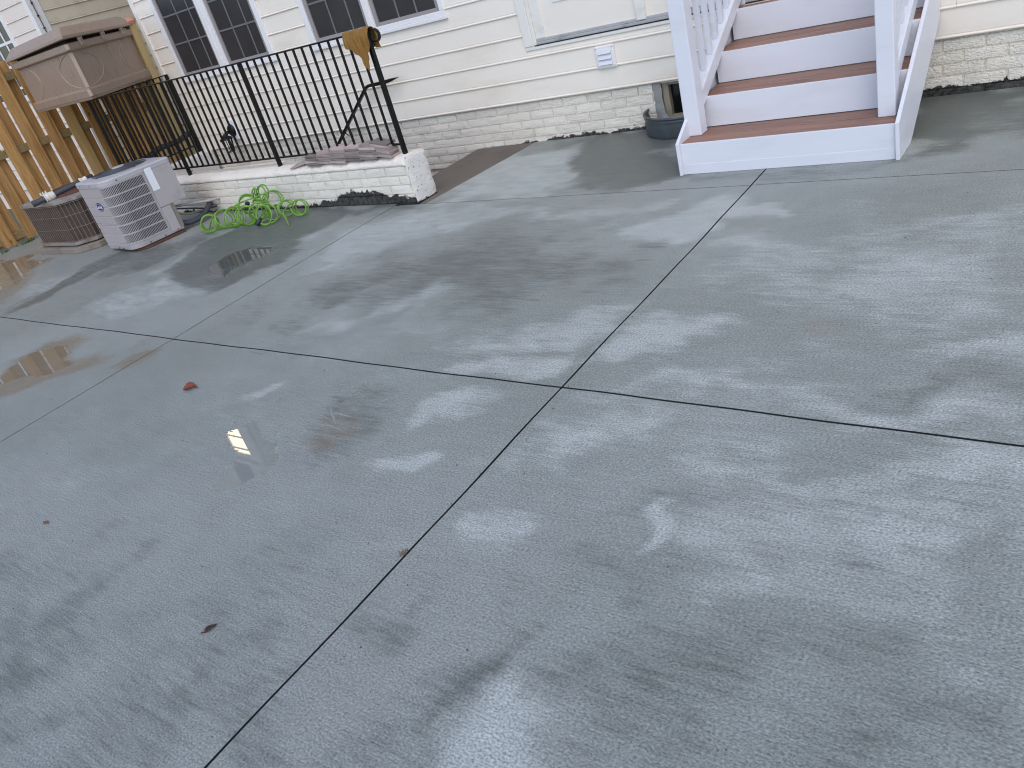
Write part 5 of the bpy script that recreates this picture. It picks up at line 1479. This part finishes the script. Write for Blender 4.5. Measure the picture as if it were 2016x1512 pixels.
bb.loft([ring_(-0.03, 1.331), ring_(-0.012, 1.333), ring_(-0.008, 1.352), ring_(-0.010, 1.356), ring_(-0.003, 1.36), ring_(0.0, 1.43), ring_(-0.004, 1.444), ring_(-0.030, 1.452), ring_(-0.034, 1.822), ring_(-0.008, 1.832), ring_(0.0, 1.842), ring_(0.0, 1.900), ring_(-0.010, 1.908)], smooth=False)
bxo(bb.build('body', M['deck_box'], box, 0.004))
LF = FP[0]; AF = FP[1]; RF = FP[2]
def tilt(p):                     # lid lifted a little at the middle corner
    d = (p - Vector((-10.7, 5.6, 0))).dot((AF - Vector((-10.7, 5.6, 0))).normalized()) / 1.9
    return 0.030 * d
ld = MB()
ld.loft([ring_(-0.03, 1.918, tilt), ring_(0.026, 1.920, tilt), ring_(0.030, 1.926, tilt), ring_(0.028, 1.952, tilt), ring_(0.016, 1.962, tilt), ring_(-0.045, 2.030, tilt), ring_(-0.075, 2.048, tilt), ring_(-0.30, 2.060, tilt)], smooth=False)
bxo(ld.build('lid', M['deck_box'], box, 0.003))
bxo(MB().loft([ring_(-0.06, 1.906), ring_(-0.06, 1.935)]).build('inner_rim', M['deck_dark'], box))
# pale rub strip down the corner
e1 = (AF - LF).normalized(); e2 = (RF - AF).normalized()
nL = Vector((e1.y, -e1.x, 0)); nR = Vector((e2.y, -e2.x, 0))
nm = (nL + nR).normalized(); tm = Vector((-nm.y, nm.x, 0))
def corner_strip(z0_, z1_, off, w=0.02):
    c = inset(FP, off)[1] - nm * 0.0175
    return bxo(MB().obox((c.x, c.y, (z0_ + z1_) / 2), tm * w, nm * 0.0055, (0, 0, (z1_ - z0_) / 2)).build('corner_rib', M['deck_box_rib'], box, 0.003))
corner_strip(1.456, 1.820, -0.031)
corner_strip(1.364, 1.430, 0.003); corner_strip(1.845, 1.898, 0.003)
# moulded circles: raised half rings on both faces, and shallow plank grooves
def face_pt(o0, e, n_, s, z_, off): 
    p = o0 + e * s + n_ * off; return Vector((p.x, p.y, z_))
fo = inset(FP, -0.032)
L1 = (fo[1] - fo[0]).length; L2 = (fo[2] - fo[1]).length
def half_ring(o0, e, n_, c, r, a0, a1, name='moulded_ring'):
    pts = [face_pt(o0, e, n_, c + r * math.cos(R(a0 + (a1 - a0) * k / 28)), 1.640 + 0.190 * math.sin(R(a0 + (a1 - a0) * k / 28)), 0.0005) for k in range(29)]
    return bxo(MB().tube(pts, 0.006, 6).build(name, M['deck_box_rib'], box))
half_ring(fo[0], e1, nL, 0.10, 0.33, -80, 80)
half_ring(fo[0], e1, nL, L1 + 0.05, 0.50, 112, 248)
half_ring(fo[1], e2, nR, -0.05, 0.50, -78, 78)
half_ring(fo[1], e2, nR, L2 - 0.05, 0.36, 105, 255)
for c in (0.20, 0.42, 0.98, 1.14):
    bxo(MB().tube([face_pt(fo[0], e1, nL, c, 1.460, -0.001), face_pt(fo[0], e1, nL, c, 1.815, -0.001)], 0.003, 5).build('panel_groove', M['deck_box'], box))
for c in (0.22, 0.70, 0.92):
    bxo(MB().tube([face_pt(fo[1], e2, nR, c, 1.460, -0.001), face_pt(fo[1], e2, nR, c, 1.815, -0.001)], 0.003, 5).build('panel_groove', M['deck_box'], box))
# three hinge latches in the gap on the right-hand face
for s in (0.28, 0.72, 1.12):
    p = inset(FP, 0.006)[1] + e2 * s
    h = MB()
    for k in (-1, 1):
        h.obox((p.x + e2.x * 0.020 * k, p.y + e2.y * 0.020 * k, 1.905), e2 * 0.006, nR * 0.016, (0, 0, 0.045))
    h.obox((p.x, p.y, 1.930), e2 * 0.030, nR * 0.012, (0, 0, 0.010))
    h.obox((p.x, p.y, 1.870), e2 * 0.010, nR * 0.008, (0, 0, 0.014))
    bxo(h.build('latch', M['deck_box_rib'], box, 0.002))

# ------------------------------------------------------------------ timber fence
FX = -10.87
fence = thing('board_fence', 'new pine fence of overlapping upright boards along the left side', 'fence', (FX, 3.5, 0))
rf_ = random.Random(6)
def board_mesh(w, h, t=0.018):
    b = MB(); b.box(-t / 2, t / 2, -w / 2, w / 2, 0, h); return b
def fence_run(par, org, ang, y0, y1, zb=0.03, zt=1.975, seed=1, pitch=0.288, bw=0.141, off=0.045):
    q = random.Random(seed)
    y = y0; k = 0
    while y < y1:
        w = bw + q.uniform(-0.004, 0.004); h = zt - zb + q.uniform(-0.012, 0.008)
        front = k % 2 == 0
        o = board_mesh(w, h).build('fence_board', M['fence'], par, 0)
        o.location = ((off if front else -off) + q.uniform(-.002, .002), y + q.uniform(-.006, .006), zb + q.uniform(-.01, .01))
        o.rotation_euler = (R(q.uniform(-0.35, 0.35)), R(q.uniform(-.3, .3)), R(q.uniform(-1.0, 1.0)))
        y += pitch / 2; k += 1
    rw = off - 0.011
    for z_ in (0.11, 1.01, 1.80):
        MB().box(-rw, rw, y0 - 0.07, y1, z_ - 0.045, z_ + 0.045).build('fence_rail', M['rail_wood'], par, 0.003)
f0 = 0.4 - 3.5
fence_run(fence, None, 0, f0, 6.35 - 3.5, seed=3)
for y in (1.0 - 3.5, 3.30 - 3.5, 6.2 - 3.5):
    MB().box(-0.135, -0.056, y - 0.045, y + 0.045, -0.1, 1.95).build('fence_post', M['post_wood'], fence, 0.004)
gate = thing('alley_fence', 'shaded pine fence section closing the alley behind the black railing', 'fence', (-9.70, 6.04, 0), R(-90))
fence_run(gate, None, 0, -1.0, -0.02, seed=8, zb=0.03, zt=1.90, bw=0.151, off=0.024)
gp = thing('fence_post', 'square treated post with copper coloured cap at the house corner', 'post', (-9.63, 5.925, 0))
gpo = MB().box(-0.048, 0.048, -0.048, 0.048, -0.1, 1.965).build('shaft', M['post_wood'], gp, 0.004)
cpm = MB()
cpm.loft([[(sx * a, sy * a, z_) for sx, sy in ((-1, -1), (1, -1), (1, 1), (-1, 1))] for a, z_ in ((0.054, 1.945), (0.056, 1.972), (0.062, 1.974), (0.062, 1.984), (0.008, 2.028))])
cpm.build('cap', M['copper_cap'], gp, 0.002)
# weeds along the foot of the fence: countless blades
wd = MB(); q = random.Random(3)
for k in range(260):
    c = q.choice((3.72, 3.98, 4.06, 4.42, 3.3, 5.0))
    x = FX + 0.07 + abs(q.gauss(0, 0.035)); y = c + q.gauss(0, 0.05); h = q.uniform(0.012, 0.05); a = q.uniform(0, 6.28); w_ = q.uniform(0.003, 0.008)
    wd.add([(x - w_ * math.cos(a), y - w_ * math.sin(a), 0.0), (x + w_ * math.cos(a), y + w_ * math.sin(a), 0.0), (x + q.uniform(-.02, .03), y + q.uniform(-.02, .02), h)], [(0, 1, 2)])
setp(wd.build('weeds', M['weed']), 'small green weeds sprouting at the foot of the pine fence', 'weeds', kind='stuff')

# ------------------------------------------------------------------ fallen leaves
def leaf(name, loc, rz, L, W_, mat, curl, label):
    b = MB(); n, m_ = 10, 6; vs = []
    for i in range(n + 1):
        t = i / n; w_ = W_ * (math.sin(math.pi * t ** 0.8) ** 0.8 if 0 < t < 1 else 0.02) * (1 + (0.16 if i % 2 else -0.10))
        for j in range(m_ + 1):
            u = -1 + 2 * j / m_
            z_ = curl * (abs(u) ** 1.5) * w_ / W_ + 0.35 * curl * math.sin(t * 5 + u * 2) + 0.25 * curl
            vs.append((L * (t - 0.5), u * w_ * (1 - 0.25 * curl / 0.02), max(0.0015, z_)))
    b.add(vs, [(i * (m_ + 1) + j, (i + 1) * (m_ + 1) + j, (i + 1) * (m_ + 1) + j + 1, i * (m_ + 1) + j + 1) for i in range(n) for j in range(m_)], True)
    b.tube([(-L * 0.5, 0, 0.004), (-L * 0.62, 0.004, 0.004), (-L * 0.72, 0.010, 0.003)], 0.0012, 5)
    o = b.build(name, mat, None, 0, loc, (0, 0, rz))
    s = o.modifiers.new('solid', 'SOLIDIFY'); s.thickness = 0.0012; s.offset = 1
    return setp(o, label, 'leaf')
leaf('leaf', (-3.935, 1.815, 0), R(205), 0.085, 0.036, M['leaf_red'], 0.020, 'curled red leaf on the concrete left of the track marks')
leaf('leaf', (-2.183, 0.693, 0), R(75), 0.042, 0.013, M['leaf_dark'], 0.008, 'dark shrivelled brown leaf on the concrete near the bottom of the photo')
leaf('leaf', (-3.568, 0.796, 0), R(20), 0.034, 0.010, M['leaf_orange'], 0.006, 'tiny orange brown leaf on the concrete at the far left')
tg = MB()
for k in range(9):
    a = q.uniform(0, 6.28); l = q.uniform(0.008, 0.022)
    c = Vector((-1.758 + q.gauss(0, 0.006), 1.188 + q.gauss(0, 0.006), 0.004))
    d_ = Vector((math.cos(a) * l, math.sin(a) * l, q.uniform(0, 0.006)))
    tg.tube([c - d_ * 0.5, c + Vector((0, 0, 0.003)), c + d_ * 0.6], 0.0014, 5)
setp(tg.build('twig', M['twig']), 'small brown twig cluster caught in the saw cut joint', 'twig')
